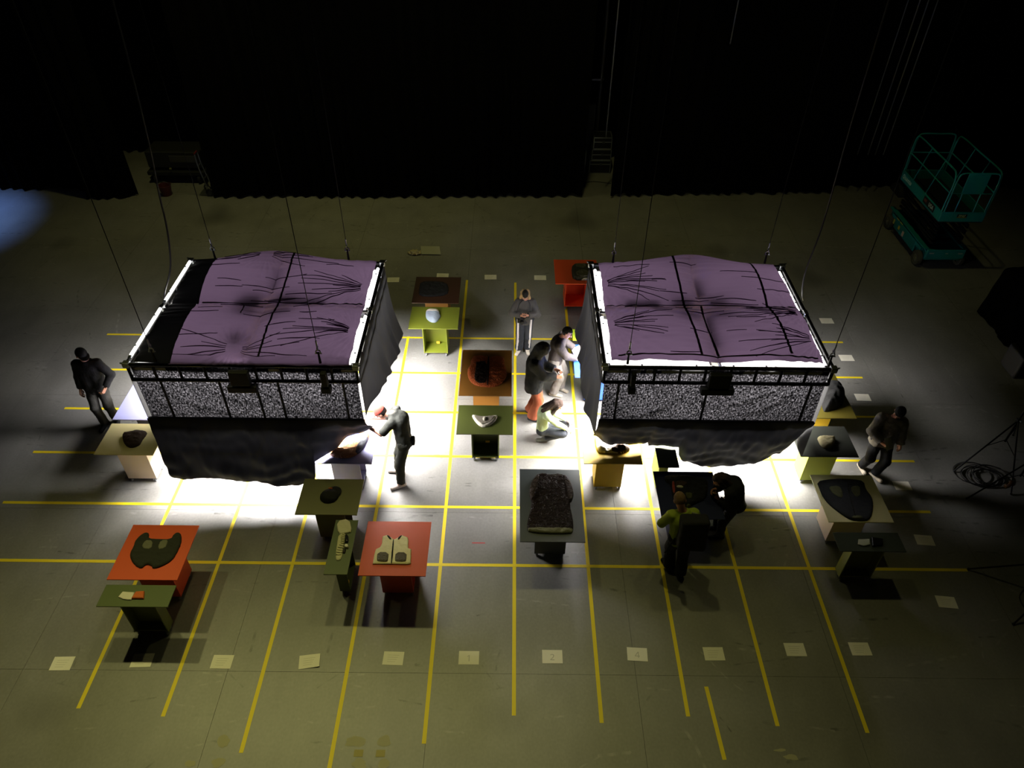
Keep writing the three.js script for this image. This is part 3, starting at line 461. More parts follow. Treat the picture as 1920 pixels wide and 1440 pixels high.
// ---------------------------------------------------------------- garments and accessories laid on the tables
// outlines in centimetres on the floor plan (x, z)
const POLY = {
  g3: [[-84,-424],[-76,-427],[-57,-425],[-52,-422],[-43,-426],[-26,-425],[-21,-417],[-22,-403],[-17,-385],[-16,-368],[-22,-350],[-31,-338],[-45,-332],[-67,-334],[-80,-340],[-89,-354],[-93,-371],[-93,-386],[-88,-399],[-88,-413]],
  g3dark: [[-77,-404],[-54,-405],[-54,-340],[-67,-339],[-79,-347],[-77,-387]],
  g3mid: [[-56,-419],[-51,-419],[-51,-335],[-55,-335]],
  g12: [[-203,16],[-197,13],[-192,15],[-185,21],[-182,20],[-177,16],[-173,13],[-164,17],[-162,23],[-161,37],[-156,39],[-154,65],[-159,67],[-181,67],[-211,67],[-211,60],[-210,40],[-204,36],[-202,29]],
  g12pl: [[-206,46],[-189,46],[-188,61],[-190,64],[-202,63],[-205,61]],
  g12pr: [[-179,46],[-162,46],[-161,61],[-163,63],[-176,63],[-178,61]],
  g12zip: [[-186,21],[-184,21],[-181,66],[-184,66]],
  g12nl: [[-197,14],[-193,14],[-188,21],[-190,24]],
  g12nr: [[-172,14],[-176,14],[-179,21],[-177,24]],
  g13: [[-565,12],[-559,15],[-557,24],[-541,25],[-523,25],[-522,16],[-516,11],[-509,17],[-504,33],[-505,51],[-507,63],[-518,74],[-530,79],[-535,73],[-543,71],[-547,79],[-558,74],[-569,63],[-575,52],[-574,38],[-576,30],[-572,18]],
  g13l: [[-560,29],[-547,30],[-544,46],[-560,44]],
  g13r: [[-536,29],[-524,28],[-524,45],[-535,46]],
  g13n: [[-547,78],[-542,71],[-535,73],[-531,79]],
  g5: [[40,-116],[49,-118],[54,-114],[66,-115],[70,-117],[82,-114],[90,-100],[94,-84],[95,-71],[91,-56],[87,-54],[91,-19],[90,2],[86,8],[43,8],[21,5],[18,0],[19,-16],[27,-53],[24,-62],[22,-76],[25,-93],[32,-106]],
  g5sl: [[40,-115],[37,-94],[34,-69],[27,-55],[24,-62],[22,-76],[25,-93],[32,-106]],
  g5sr: [[81,-114],[90,-100],[94,-84],[95,-71],[91,-56],[85,-57],[83,-80],[79,-101]],
  g5hem: [[21,-2],[90,-2],[90,2],[86,8],[43,8],[21,5],[19,1]],
  g21: [[499,-105],[519,-110],[538,-112],[562,-111],[578,-107],[575,-89],[579,-73],[576,-58],[567,-37],[557,-25],[548,-23],[529,-24],[519,-34],[505,-53],[499,-70],[498,-88]],
  g21l: [[513,-92],[530,-94],[534,-86],[530,-68],[521,-71],[515,-79]],
  g21r: [[550,-93],[566,-95],[561,-75],[551,-69],[548,-79]],
  g21n: [[532,-32],[545,-33],[548,-26],[529,-26]],
  g21z: [[546,-102],[549,-102],[539,-30],[535,-30]],
  g17: [[247,-113],[263,-116],[291,-114],[317,-109],[318,-96],[309,-64],[285,-53],[273,-43],[258,-50],[254,-70],[256,-95],[247,-102]],
  g17a: [[262,-98],[282,-99],[281,-90],[262,-83]],
  g17b: [[263,-88],[274,-87],[273,-82],[263,-83]],
  g17c: [[275,-74],[286,-73],[285,-62],[275,-62]],
  g17r: [[257,-97],[261,-98],[260,-77],[256,-70]],
  g17d: [[273,-51],[285,-50],[282,-43],[273,-43]],
  g1: [[-215,-690],[-185,-692],[-155,-687],[-148,-662],[-151,-638],[-180,-631],[-212,-633],[-215,-657]],
  g7: [[131,-767],[153,-770],[194,-764],[191,-705],[159,-704],[131,-704],[127,-732]],
  g7p: [[137,-763],[163,-763],[163,-747],[141,-746]],
  g7q: [[138,-734],[166,-737],[167,-709],[139,-709]],
  g7w1: [[147,-775],[184,-772],[184,-766],[146,-768]],
  g7w2: [[149,-707],[179,-704],[178,-696],[148,-696]],
  g9: [[-290,-207],[-258,-209],[-255,-201],[-257,-182],[-263,-163],[-276,-149],[-289,-146],[-306,-147],[-320,-156],[-315,-162],[-301,-182],[-296,-195]],
  g9blue: [[-290,-206],[-272,-208],[-275,-189],[-286,-185],[-297,-185]],
  g9grey: [[-256,-198],[-257,-182],[-263,-163],[-272,-154],[-273,-168],[-267,-187]],
  g6: [[139,-206],[154,-210],[170,-208],[184,-198],[194,-186],[199,-176],[195,-168],[177,-164],[157,-164],[143,-165],[139,-175]],
  g6d: [[179,-180],[199,-176],[195,-168],[177,-164],[160,-166]],
  g2: [[-192,-576],[-178,-581],[-163,-577],[-162,-567],[-158,-557],[-165,-537],[-176,-535],[-188,-548],[-191,-560]],
  g2band: [[-192,-576],[-178,-581],[-163,-578],[-162,-568],[-177,-565],[-190,-568]],
  g4: [[-79,-253],[-77,-256],[-57,-251],[-33,-256],[-32,-252],[-37,-238],[-50,-225],[-62,-225],[-72,-238]],
  g4in: [[-75,-253],[-56,-248],[-36,-253],[-40,-241],[-51,-230],[-60,-230],[-70,-241]],
  g4lab: [[-61,-232],[-55,-233],[-55,-228],[-60,-228]],
  g4knob: [[-59,-246],[-53,-247],[-53,-236],[-58,-236]],
  g11a: [[-279,-12],[-259,-18],[-250,8],[-259,11],[-271,14]],
  g11b: [[-271,12],[-259,10],[-258,24],[-259,40],[-257,58],[-265,62],[-268,53],[-270,31]],
  g11c: [[-261,12],[-255,14],[-252,27],[-255,29],[-259,28]],
  g11d: [[-258,32],[-252,32],[-250,39],[-257,39]],
  g11e: [[-259,40],[-254,39],[-254,48],[-258,48]],
  g14a: [[-562,126],[-559,117],[-541,118],[-541,131],[-553,130]],
  g14b: [[-542,129],[-540,117],[-528,116],[-524,129]],
  g15: [[-686,-200],[-669,-203],[-664,-206],[-646,-205],[-643,-198],[-646,-185],[-645,-171],[-657,-164],[-669,-169],[-681,-184]],
  g20: [[531,-209],[548,-210],[563,-208],[560,-198],[551,-182],[540,-179],[532,-184],[530,-198]],
  g22a: [[527,12],[545,11],[542,22],[531,25],[523,22]],
  g22b: [[548,8],[565,11],[561,23],[543,26]],
  g19: [[582,-346],[608,-347],[616,-334],[618,-318],[602,-290],[574,-275],[560,-275]],
  g10: [[-320,-59],[-318,-71],[-308,-74],[-297,-71],[-290,-68],[-292,-59],[-292,-48],[-297,-41],[-307,-41],[-316,-49]],
};
const polyM = (k) => POLY[k].map(([x, z]) => [x / 100, z / 100]);
function sdPoly(P) {                                              // signed distance to a closed outline, negative inside
  return (x, z) => {
    let d = 1e9, s = 1;
    for (let i = 0, j = P.length - 1; i < P.length; j = i++) {
      const ex = P[j][0] - P[i][0], ez = P[j][1] - P[i][1], wx = x - P[i][0], wz = z - P[i][1];
      const t = clamp((wx * ex + wz * ez) / (ex * ex + ez * ez + 1e-12)), bx = wx - ex * t, bz = wz - ez * t;
      d = Math.min(d, bx * bx + bz * bz);
      const c1 = z >= P[i][1], c2 = z < P[j][1], c3 = ex * wz > ez * wx;
      if ((c1 && c2 && c3) || (!c1 && !c2 && !c3)) s = -s;
    }
    return s * Math.sqrt(d);
  };
}
function smooth(P, n = 2) { for (let k = 0; k < n; k++) { const Q = []; P.forEach((p, i) => { const q = P[(i + 1) % P.length]; Q.push([p[0] * 0.75 + q[0] * 0.25, p[1] * 0.75 + q[1] * 0.25], [p[0] * 0.25 + q[0] * 0.75, p[1] * 0.25 + q[1] * 0.75]); }); P = Q; } return P; }
const Y0 = 0.9;
// height of a padded shape with outline distance d: rounded edge, wrinkles on top
const padH = (sd, T, e, wr, s, f = 9) => (x, z) => { const d = -sd(x, z); if (d <= 0) return 0; const q = 1 - clamp(d / e); return T * Math.sqrt(Math.max(0, 1 - q * q)) + clamp(d / 0.04) * wr * (N(x * f, z * f * 1.4, s) + 0.6 * N(x * f * 2.3, z * f * 2.6, s + 4) - 0.8 * Math.abs(N(x * f * 0.7, z * f * 1.1, s + 8))); };
function padGeo(sd, hfn, P, y0, cell, origin) {                  // a solid from y0 up to the height function inside the outline
  let a = 1e9, b = -1e9, c = 1e9, d = -1e9; for (const [x, z] of P) { a = Math.min(a, x); b = Math.max(b, x); c = Math.min(c, z); d = Math.max(d, z); }
  a -= cell * 2; b += cell * 2; c -= cell * 2; d += cell * 2;
  const nx = Math.ceil((b - a) / cell) + 2, nz = Math.ceil((d - c) / cell) + 2, col = new Float32Array(nx * nz * 2); let top = 0;
  for (let k = 0; k < nz; k++) for (let i = 0; i < nx; i++) { const x = a + i * cell, z = c + k * cell, s = sd(x, z); col[(k * nx + i) * 2] = s; const h = s < cell * 2 ? hfn(x, z) : 0; col[(k * nx + i) * 2 + 1] = h; top = Math.max(top, h); }
  const g = blob((x, y, z) => { const i = Math.round((x - a) / cell), k = Math.round((z - c) / cell), q = (k * nx + i) * 2; return Math.max(y - y0 - col[q + 1], col[q] * 0.8, y0 - y); }, [a, y0 - cell * 1.5, c], [a + (nx - 2) * cell, y0 + top + cell * 2.5, c + (nz - 2) * cell], cell);
  return g.translate(-origin[0], -origin[1], -origin[2]);
}
function garment(name, label, category, key, o) {
  const P = smooth(polyM(key), o.round ?? 1), sd = sdPoly(P), H = padH(sd, o.T ?? 0.035, o.e ?? 0.05, o.wr ?? 0.008, o.s ?? 1, o.f);
  const cx = P.reduce((s, p) => s + p[0], 0) / P.length, cz = P.reduce((s, p) => s + p[1], 0) / P.length, y0 = o.y0 ?? Y0 + 0.001;
  const t = thing(name, label, category, [cx, y0, cz]);
  part(o.bodyName ?? 'body', padGeo(sd, H, P, y0, o.cell ?? 0.009, [cx, y0, cz]), o.mat, t);
  for (const [pn, pk, mat, lift, lab] of o.parts ?? []) {
    const Q = smooth(polyM(pk), 1), s2 = sdPoly(Q), h2 = (x, z) => H(x, z) + lift * clamp(-s2(x, z) / 0.012) + 0.003;
    const m = part(pn, padGeo((x, z) => Math.max(s2(x, z), sd(x, z) - 0.006), h2, Q, y0 + 0.001, o.pcell ?? 0.007, [cx, y0, cz]), mat, t);
    if (lab) m.userData.label = lab;
  }
  return { t, H, cx, cz, y0 };
}
const cloth = (c, r = 0.85, b = 0.004) => phys(c, r, { bumpMap: clothBump, bumpScale: b, sheen: 0.2, sheenColor: new THREE.Color(c), sheenRoughness: 0.6 });
const satin = (c, r = 0.35, b = 0.012) => phys(c, r, { bumpMap: satinBump, bumpScale: b, specularIntensity: 0.45 });
const G = {
  copper: satin(0xb0582c, 0.38, 0.012), darkBrown: satin(0x1d120d, 0.4, 0.006), coat: satin(0x1c100a, 0.38, 0.012), coatSleeve: satin(0x3a302b, 0.35, 0.01), hem: cloth(0x6a6a54),
  cream: cloth(0xc9c096), creamTrim: cloth(0xd8cdb0), quilt: satin(0x5a5446, 0.5, 0.01), blackCloth: cloth(0x0c0c0d), charcoal: cloth(0x23251c), grey: cloth(0x6b6a58), lining: cloth(0xb8563c), navy: cloth(0x0d1018), olivePatch: cloth(0x4c4e30),
  tan: satin(0xc99468, 0.5, 0.014), blue: cloth(0x4a6cc4), stone: cloth(0x4d4f56), pale: cloth(0xd8d2c2), brown: cloth(0x3a2a1c), iceBlue: cloth(0xaebed0), white: cloth(0xded8ca), orange: cloth(0xc8642c), glossBlack: std(0x0a0a0b, 0.25), red: cloth(0x8a3020),
};
garment('copper_vest', 'shiny copper padded vest with a dark brown panel on ochre table', 'vest', 'g3', { mat: G.copper, T: 0.06, e: 0.08, wr: 0.016, s: 1, f: 12, round: 2, parts: [['dark_panel', 'g3dark', G.darkBrown, 0.006], ['centre_placket', 'g3mid', G.darkBrown, 0.012]] });
garment('cream_vest', 'sleeveless cream vest with two quilted pockets on orange table', 'vest', 'g12', { mat: G.cream, T: 0.03, e: 0.03, wr: 0.005, s: 2, round: 0, parts: [['pocket', 'g12pl', G.quilt, 0.014, 'grey brown quilted pocket'], ['pocket', 'g12pr', G.quilt, 0.014, 'grey brown quilted pocket'], ['zip', 'g12zip', G.glossBlack, 0.006], ['collar_band', 'g12nl', G.blackCloth, 0.01], ['collar_band', 'g12nr', G.blackCloth, 0.01]] });
garment('dark_jacket', 'dark charcoal jacket with two pale chest patches on orange table', 'jacket', 'g13', { mat: G.charcoal, T: 0.04, e: 0.05, wr: 0.007, s: 3, parts: [['chest_patch', 'g13l', G.grey, 0.006, 'pale grey chest patch'], ['chest_patch', 'g13r', G.grey, 0.006, 'pale grey chest patch'], ['neck_lining', 'g13n', G.lining, 0.004, 'reddish neck lining']] });
garment('quilted_coat', 'long dark brown quilted coat on slate grey table', 'coat', 'g5', { mat: G.coat, T: 0.045, e: 0.05, wr: 0.012, s: 4, f: 10, parts: [['sleeve', 'g5sl', G.coatSleeve, 0.025], ['sleeve', 'g5sr', G.coatSleeve, 0.025], ['hem_band', 'g5hem', G.hem, 0.006, 'olive grey hem band']] });
garment('navy_jacket', 'navy jacket with two olive patches on cream table', 'jacket', 'g21', { mat: G.navy, T: 0.04, e: 0.05, wr: 0.007, s: 5, parts: [['chest_patch', 'g21l', G.olivePatch, 0.004, 'olive chest patch'], ['chest_patch', 'g21r', G.olivePatch, 0.004, 'olive chest patch'], ['neck_lining', 'g21n', G.olivePatch, 0.003], ['zip', 'g21z', G.blackCloth, 0.006]] });
garment('dark_jacket', 'black jacket heap with olive and tan panels on navy table', 'jacket', 'g17', { mat: G.blackCloth, T: 0.07, e: 0.08, wr: 0.02, s: 6, parts: [['tan_panel', 'g17a', G.brown, 0.008], ['buckle', 'g17b', G.pale, 0.016], ['olive_panel', 'g17c', G.olivePatch, 0.008], ['red_edge', 'g17r', G.red, 0.008], ['olive_panel', 'g17d', G.olivePatch, 0.01]] });
garment('folded_garment', 'folded black garment on dark brown table', 'garment', 'g1', { mat: G.blackCloth, T: 0.04, wr: 0.012, s: 7 });
garment('quilted_bag', 'grey olive quilted bag on bright orange table', 'bag', 'g7', { mat: cloth(0x2c2b22), T: 0.08, e: 0.06, wr: 0.01, s: 8, parts: [['flap', 'g7p', cloth(0x4a4838), 0.014], ['pocket', 'g7q', cloth(0x4a4838), 0.014], ['pale_edge', 'g7w1', G.pale, 0.01], ['pale_edge', 'g7w2', G.pale, 0.01]] });
garment('quilted_jacket', 'tan quilted jacket with blue and grey panels on lavender table', 'jacket', 'g9', { mat: G.tan, T: 0.06, e: 0.06, wr: 0.014, s: 9, f: 11, parts: [['blue_panel', 'g9blue', G.blue, 0.006], ['grey_panel', 'g9grey', G.stone, 0.006]] });
garment('bundled_garment', 'cream bundled garment with dark folds on yellow table', 'garment', 'g6', { mat: G.pale, T: 0.11, e: 0.1, wr: 0.03, s: 10, f: 8, parts: [['dark_fold', 'g6d', G.brown, 0.004]] });
garment('pouch', 'pale blue pouch with a cream top band on olive table', 'pouch', 'g2', { mat: G.iceBlue, T: 0.1, e: 0.12, wr: 0.008, s: 11, cell: 0.007, round: 2, parts: [['top_band', 'g2band', G.white, 0.012, 'cream top band']] });
garment('crescent_bag', 'white crescent bag with a grey lined hollow on olive table', 'bag', 'g4', { mat: G.white, T: 0.05, e: 0.04, wr: 0.005, s: 12, cell: 0.007, parts: [['patterned_insert', 'g4in', cloth(0x8a8274, 0.8, 0.012), 0.004], ['round_knob', 'g4knob', G.white, 0.03], ['name_tag', 'g4lab', G.grey, 0.006]] });
const scarf = garment('striped_scarf', 'pale ribbed scarf with a square folded end on narrow olive table', 'scarf', 'g11b', { mat: cloth(0xbdb894), bodyName: 'ribbed_tail', T: 0.025, e: 0.03, wr: 0.006, s: 13, cell: 0.007, parts: [] });
garment('folded_print', 'folded pale printed cloth lying on the ribbed scarf', 'cloth', 'g11a', { mat: cloth(0xc4bfa4), bodyName: 'printed_fold', T: 0.03, e: 0.02, wr: 0.005, s: 14, cell: 0.007 });
garment('sunglasses_case', 'dark folded strap beside the ribbed scarf', 'strap', 'g11c', { mat: G.glossBlack, bodyName: 'folded_strap', T: 0.04, e: 0.03, wr: 0.004, s: 15, cell: 0.006 });
garment('small_tin', 'small pale round tin beside the ribbed scarf', 'tin', 'g11d', { mat: G.pale, bodyName: 'tin_body', T: 0.05, e: 0.015, wr: 0.001, s: 16, cell: 0.006, round: 2 });
garment('leather_loop', 'dark brown leather loop at the ribbed scarf tail', 'strap', 'g11e', { mat: G.darkBrown, bodyName: 'loop', T: 0.03, e: 0.02, wr: 0.003, s: 17, cell: 0.006 });
garment('wallet', 'cream flat wallet half on narrow dark olive table', 'wallet', 'g14a', { mat: G.pale, bodyName: 'cover', T: 0.02, e: 0.012, wr: 0.002, s: 18, cell: 0.006, round: 0 });
garment('leather_pouch', 'orange leather pouch against the cream wallet', 'pouch', 'g14b', { mat: G.orange, bodyName: 'cover', T: 0.035, e: 0.02, wr: 0.004, s: 19, cell: 0.006, round: 0 });
garment('beret', 'brown wool beret on cream table', 'hat', 'g15', { mat: G.brown, bodyName: 'crown', T: 0.11, e: 0.12, wr: 0.02, s: 20, round: 2 });
garment('pouch', 'beige padded pouch on dark green table', 'pouch', 'g20', { mat: cloth(0x8a8260), T: 0.1, e: 0.09, wr: 0.016, s: 21, round: 2 });
garment('notebook', 'pale grey notebook on narrow dark green table', 'notebook', 'g22a', { mat: cloth(0x8c8e7c), bodyName: 'cover', T: 0.02, e: 0.008, wr: 0.001, s: 22, cell: 0.006, round: 0 });
garment('flat_case', 'glossy dark case beside the grey notebook', 'case', 'g22b', { mat: G.glossBlack, bodyName: 'shell', T: 0.035, e: 0.015, wr: 0.001, s: 23, cell: 0.006, round: 0 });
garment('garment_heap', 'heap of black cloth on yellow table beside the tent', 'garment', 'g19', { mat: G.blackCloth, T: 0.3, e: 0.25, wr: 0.05, s: 24, cell: 0.014, f: 5, round: 2 });
{
  const t = thing('round_cap', 'round black cap with an orange tab on khaki table', 'hat', [-2.99, 0.901, -0.62]);
  part('crown', blob((x, y, z) => Math.max(Math.hypot(x / 1.05, y * 1.25, z) - 0.14 - 0.008 * N(x * 14, y * 14, z * 14), -y), [-0.19, -0.02, -0.18], [0.19, 0.16, 0.18], 0.008), G.blackCloth, t);
  part('peak', blob((x, y, z) => Math.max(Math.hypot(x - 0.06, z + 0.09, (y - 0.02 - 0.3 * x * x) * 7) - 0.12, -Math.hypot(x, z) + 0.1), [-0.12, -0.02, -0.24], [0.22, 0.08, 0.1], 0.007), G.blackCloth, t);
  part('orange_tab', rbox(0.06, 0.012, 0.02, 0.01, 0.09, -0.105, 0.004), G.orange, t);
}
{ // ribs across the scarf tail
  const rib = cloth(0x77724e), P = [[-2.6, 0.13], [-2.605, 0.3], [-2.635, 0.53]], c = new THREE.CatmullRomCurve3(P.map(([x, z]) => V(x, 0, z)));
  for (let k = 0; k < 11; k++) { const p = c.getPoint(0.03 + k * 0.092), w = 0.045 + 0.01 * Math.sin(k); part('rib', tube([[p.x - w - scarf.cx, scarf.H(p.x - w * 0.8, p.z) + 0.002, p.z - scarf.cz], [p.x - scarf.cx, scarf.H(p.x, p.z + 0.01) + 0.004, p.z + 0.012 - scarf.cz], [p.x + w - scarf.cx, scarf.H(p.x + w * 0.8, p.z) + 0.002, p.z + 0.004 - scarf.cz]], 0.005, 8, 5), rib, scarf.t); }
}

// ---------------------------------------------------------------- scissor lift
{
  const t = thing('scissor_lift', 'teal scissor lift with railed platform parked before the black drapes', 'scissor lift', [10.88, 0, -10.35]);
  const teal = std(0x0f7f82, 0.5), dark = std(0x0d0e10, 0.6), W = 0.54, L = 1.17;
  const chassis = part('chassis', [rbox(2 * W - 0.14, 0.26, 2 * L - 0.1, 0, 0.34, 0, 0.03), rbox(2 * W, 0.1, 2 * L - 0.5, 0, 0.42, 0, 0.02)], teal, t);
  for (const sx of [-1, 1]) { part('battery_cover', rbox(0.05, 0.3, 1.3, sx * (W - 0.02), 0.33, 0, 0.02), teal, chassis); part('top_ledge', rbox(0.12, 0.04, 2 * L - 0.1, sx * (W - 0.05), 0.53, 0, 0.01), teal, chassis); }
  part('front_bumper', rbox(2 * W - 0.1, 0.26, 0.06, 0, 0.42, L - 0.01, 0.03), teal, t);
  part('pothole_guard', rbox(2 * W - 0.3, 0.1, 1.2, 0, 0.15, 0, 0.02), dark, t);
  for (const sx of [-1, 1]) for (const sz of [-1, 1]) {
    const w = part('tyre', new THREE.LatheGeometry([[0.1, -0.06], [0.17, -0.06], [0.19, -0.04], [0.19, 0.04], [0.17, 0.06], [0.1, 0.06]].map(([a, b]) => new THREE.Vector2(a, b)), 28).rotateZ(Math.PI / 2).translate(sx * (W + 0.0), 0.19, sz * (L - 0.22)), std(0x4a4a40, 0.85), t);
    part('wheel_hub', [new THREE.CylinderGeometry(0.105, 0.105, 0.07, 20).rotateZ(Math.PI / 2).translate(sx * (W + 0.01), 0.19, sz * (L - 0.22)), new THREE.CylinderGeometry(0.045, 0.045, 0.13, 14).rotateZ(Math.PI / 2).translate(sx * (W + 0.01), 0.19, sz * (L - 0.22))], std(0x6a6a5a, 0.6), w);
  }
  // folded scissor arms between chassis and platform
  for (let k = 0; k < 4; k++) { const y = 0.62 + k * 0.17; for (const sx of [-1, 1]) for (const q of [-1, 1]) part('scissor_arm', bar([sx * 0.36, y + 0.01, -q * 1.0], [sx * 0.36, y + 0.13, q * 1.0], 0.035, 6), dark, t); }
  part('lift_cylinder', bar([0, 0.55, -0.5], [0, 1.2, 0.4], 0.05), dark, t);
  part('rear_guard', new THREE.CylinderGeometry(0.28, 0.28, 0.5, 20, 1, false, 0, Math.PI).rotateZ(Math.PI / 2).translate(-0.35, 0.95, -1.12), dark, t);
  // platform with toe boards, rails, gate
  const py = 1.33, rt = 2.58, r = 0.02, rail = teal;
  part('platform_deck', rbox(2 * W, 0.05, 2 * L, 0, py, 0, 0.01), dark, t);
  for (const sx of [-1, 1]) part('toe_board', rbox(0.03, 0.26, 2 * L, sx * W, py + 0.14, 0, 0.01), rail, t);
  for (const sz of [-1, 1]) part('toe_board', rbox(2 * W, 0.26, 0.03, 0, py + 0.14, sz * L, 0.01), rail, t);
  const rnd4 = (x0, z0, x1, z1) => tube([[x0, py + 0.26, z0], [x0, rt - 0.16, z0], [lerp(x0, x1, 0.03), rt - 0.03, lerp(z0, z1, 0.03)], [lerp(x0, x1, 0.12), rt, lerp(z0, z1, 0.12)], [lerp(x0, x1, 0.5), rt, lerp(z0, z1, 0.5)], [lerp(x0, x1, 0.88), rt, lerp(z0, z1, 0.88)], [lerp(x0, x1, 0.97), rt - 0.03, lerp(z0, z1, 0.97)], [x1, rt - 0.16, z1], [x1, py + 0.26, z1]], r, 60);
  for (const sx of [-1, 1]) {
    part('guard_rail', rnd4(sx * W, -L + 0.03, sx * W, L - 0.03), rail, t);
    part('mid_rail', bar([sx * W, 2.08, -L], [sx * W, 2.08, L], 0.016), rail, t);
    for (const z of [-0.45, 0.3]) part('rail_brace', bar([sx * W, py + 0.26, z - 0.1], [sx * W, rt, z + 0.18], 0.016), rail, t);
  }
  for (const sz of [-1, 1]) { part('guard_rail', rnd4(-W + 0.05, sz * L, W - 0.05, sz * L), rail, t); part('mid_rail', bar([-W, 2.08, sz * L], [W, 2.08, sz * L], 0.016), rail, t); }
  for (const x of [-0.24, 0.2]) part('gate_post', bar([x, py + 0.26, L], [x, 2.08, L], 0.016), rail, t);
  part('gate_panel', rbox(0.52, 0.5, 0.02, -0.02, 2.32, L, 0.008), rail, t);
  // print: maker's lettering, warning plates and stickers
  const print = (w, h, bg, draw) => { const c = document.createElement('canvas'); c.width = 256; c.height = Math.round(256 * h / w); const x = c.getContext('2d'); x.fillStyle = bg; x.fillRect(0, 0, c.width, c.height); draw(x, c.width, c.height); const tx = new THREE.CanvasTexture(c); tx.colorSpace = THREE.SRGBColorSpace; return std(0xffffff, 0.7, { map: tx }); };
  const word = (s, col, f) => (x, w, h) => { x.fillStyle = col; x.font = f; x.textAlign = 'center'; x.textBaseline = 'middle'; x.fillText(s, w / 2, h / 2); };
  const plate = (name, w, h, pos, turn, mat) => part(name, new THREE.PlaneGeometry(w, h).rotateY(turn).translate(...pos), mat, t);
  plate('side_lettering', 0.62, 0.17, [-W - 0.017, py + 0.15, -0.82], -Math.PI / 2, print(0.62, 0.17, '#0f7f82', word('Quanto', '#d8e4de', 'italic bold 62px sans-serif')));
  plate('name_plate', 0.62, 0.17, [-W - 0.017, py + 0.15, 0.55], -Math.PI / 2, print(0.62, 0.17, '#0a0a0a', (x, w, h) => { x.fillStyle = '#8a3a34'; x.fillRect(16, h * 0.3, 60, h * 0.4); word('USA', '#f0f0f0', 'bold 56px sans-serif')(x, w * 1.36, h); }));
  plate('training_plate', 0.24, 0.1, [-0.02, py + 0.16, L + 0.017], 0, print(0.24, 0.1, '#15120a', (x, w, h) => { x.fillStyle = '#d8b84a'; x.fillRect(4, h - 18, w - 8, 12); word('IPAF', '#f0dc9a', 'bold 84px sans-serif')(x, w, h * 0.9); }));
  const stick = (x, y, z, w, h, c) => part('sticker', rbox(0.004, h, w, -W - 0.046 + x, y, z, 0.001, 1), std(c, 0.7), t);
  stick(0, 0.36, -0.62, 0.08, 0.13, 0xb8bc58); stick(0, 0.36, -0.28, 0.1, 0.1, 0xc8b030); stick(0, 0.33, 0.0, 0.1, 0.14, 0xc8b8b0); stick(-0.021, 0.53, -0.42, 0.16, 0.03, 0xc8c058); stick(-0.021, 0.53, -0.2, 0.16, 0.03, 0xc8c058); stick(0.22, 0.85, 0.62, 0.1, 0.05, 0xc8c070);
  for (const [x, w] of [[-0.36, 0.12], [0.02, 0.07], [0.36, 0.12]]) part('reflector', rbox(w, 0.035, 0.004, x, 0.45, L + 0.022, 0.001, 1), std(0xa8b0b0, 0.5), t);
}

// ---------------------------------------------------------------- flight cases in the gap, hand truck and dark equipment at the other gap
function flightCase(label, x, y, z, w, h, d, lid) {
  const t = thing('flight_case', label, 'flight case', [x, y, z]), edge = std(0x9a9ea0, 0.4, { metalness: 0.7 });
  part('case_body', rbox(w - 0.01, h - 0.01, d - 0.01, 0, h / 2, 0, 0.01), std(0x0c0c0d, 0.7), t);
  const e = []; for (const sx of [-1, 1]) for (const sy of [0, 1]) e.push(box(0.022, 0.022, d, sx * (w / 2 - 0.011), sy * (h - 0.022) + 0.011, 0)); for (const sz of [-1, 1]) for (const sy of [0, 1]) e.push(box(w, 0.022, 0.022, 0, sy * (h - 0.022) + 0.011, sz * (d / 2 - 0.011))); for (const sx of [-1, 1]) for (const sz of [-1, 1]) e.push(box(0.022, h, 0.022, sx * (w / 2 - 0.011), h / 2, sz * (d / 2 - 0.011)));
  part('edge_rail', e, edge, t); part('lid_rail', box(w + 0.004, 0.02, 0.024, 0, h * lid, d / 2 - 0.01), edge, t); part('latch', rbox(0.08, 0.07, 0.012, 0.02, h * lid, d / 2 + 0.002, 0.004), M.dull, t);
}
flightCase('large black flight case at the bottom of the stack in the gap', 2.6, 0, -14.8, 0.66, 0.42, 0.6, 0.7);
flightCase('black flight case second in the stack in the gap', 2.62, 0.421, -14.8, 0.6, 0.34, 0.55, 0.5);
flightCase('black flight case topmost of the stack in the gap', 2.63, 0.762, -14.8, 0.56, 0.36, 0.5, 0.6);
flightCase('small upright flight case beside the stack in the gap', 2.02, 0, -14.7, 0.26, 0.72, 0.4, 0.86);
{
  const t = thing('cable_trunk', 'dark cable trunk standing high in the gap between drapes', 'trunk', [2.45, 0, -15.25]);
  part('trunk_body', rbox(0.3, 1.9, 0.3, -0.2, 0.95, 0, 0.02), std(0x141415, 0.7), t); part('trunk_arm', rbox(0.35, 0.06, 0.08, -0.05, 2.6, 0, 0.01), M.dull, t); part('trunk_post', bar([0.05, 0, 0], [0.05, 5.6, 0], 0.05), std(0x2a2a2a, 0.5), t);
}
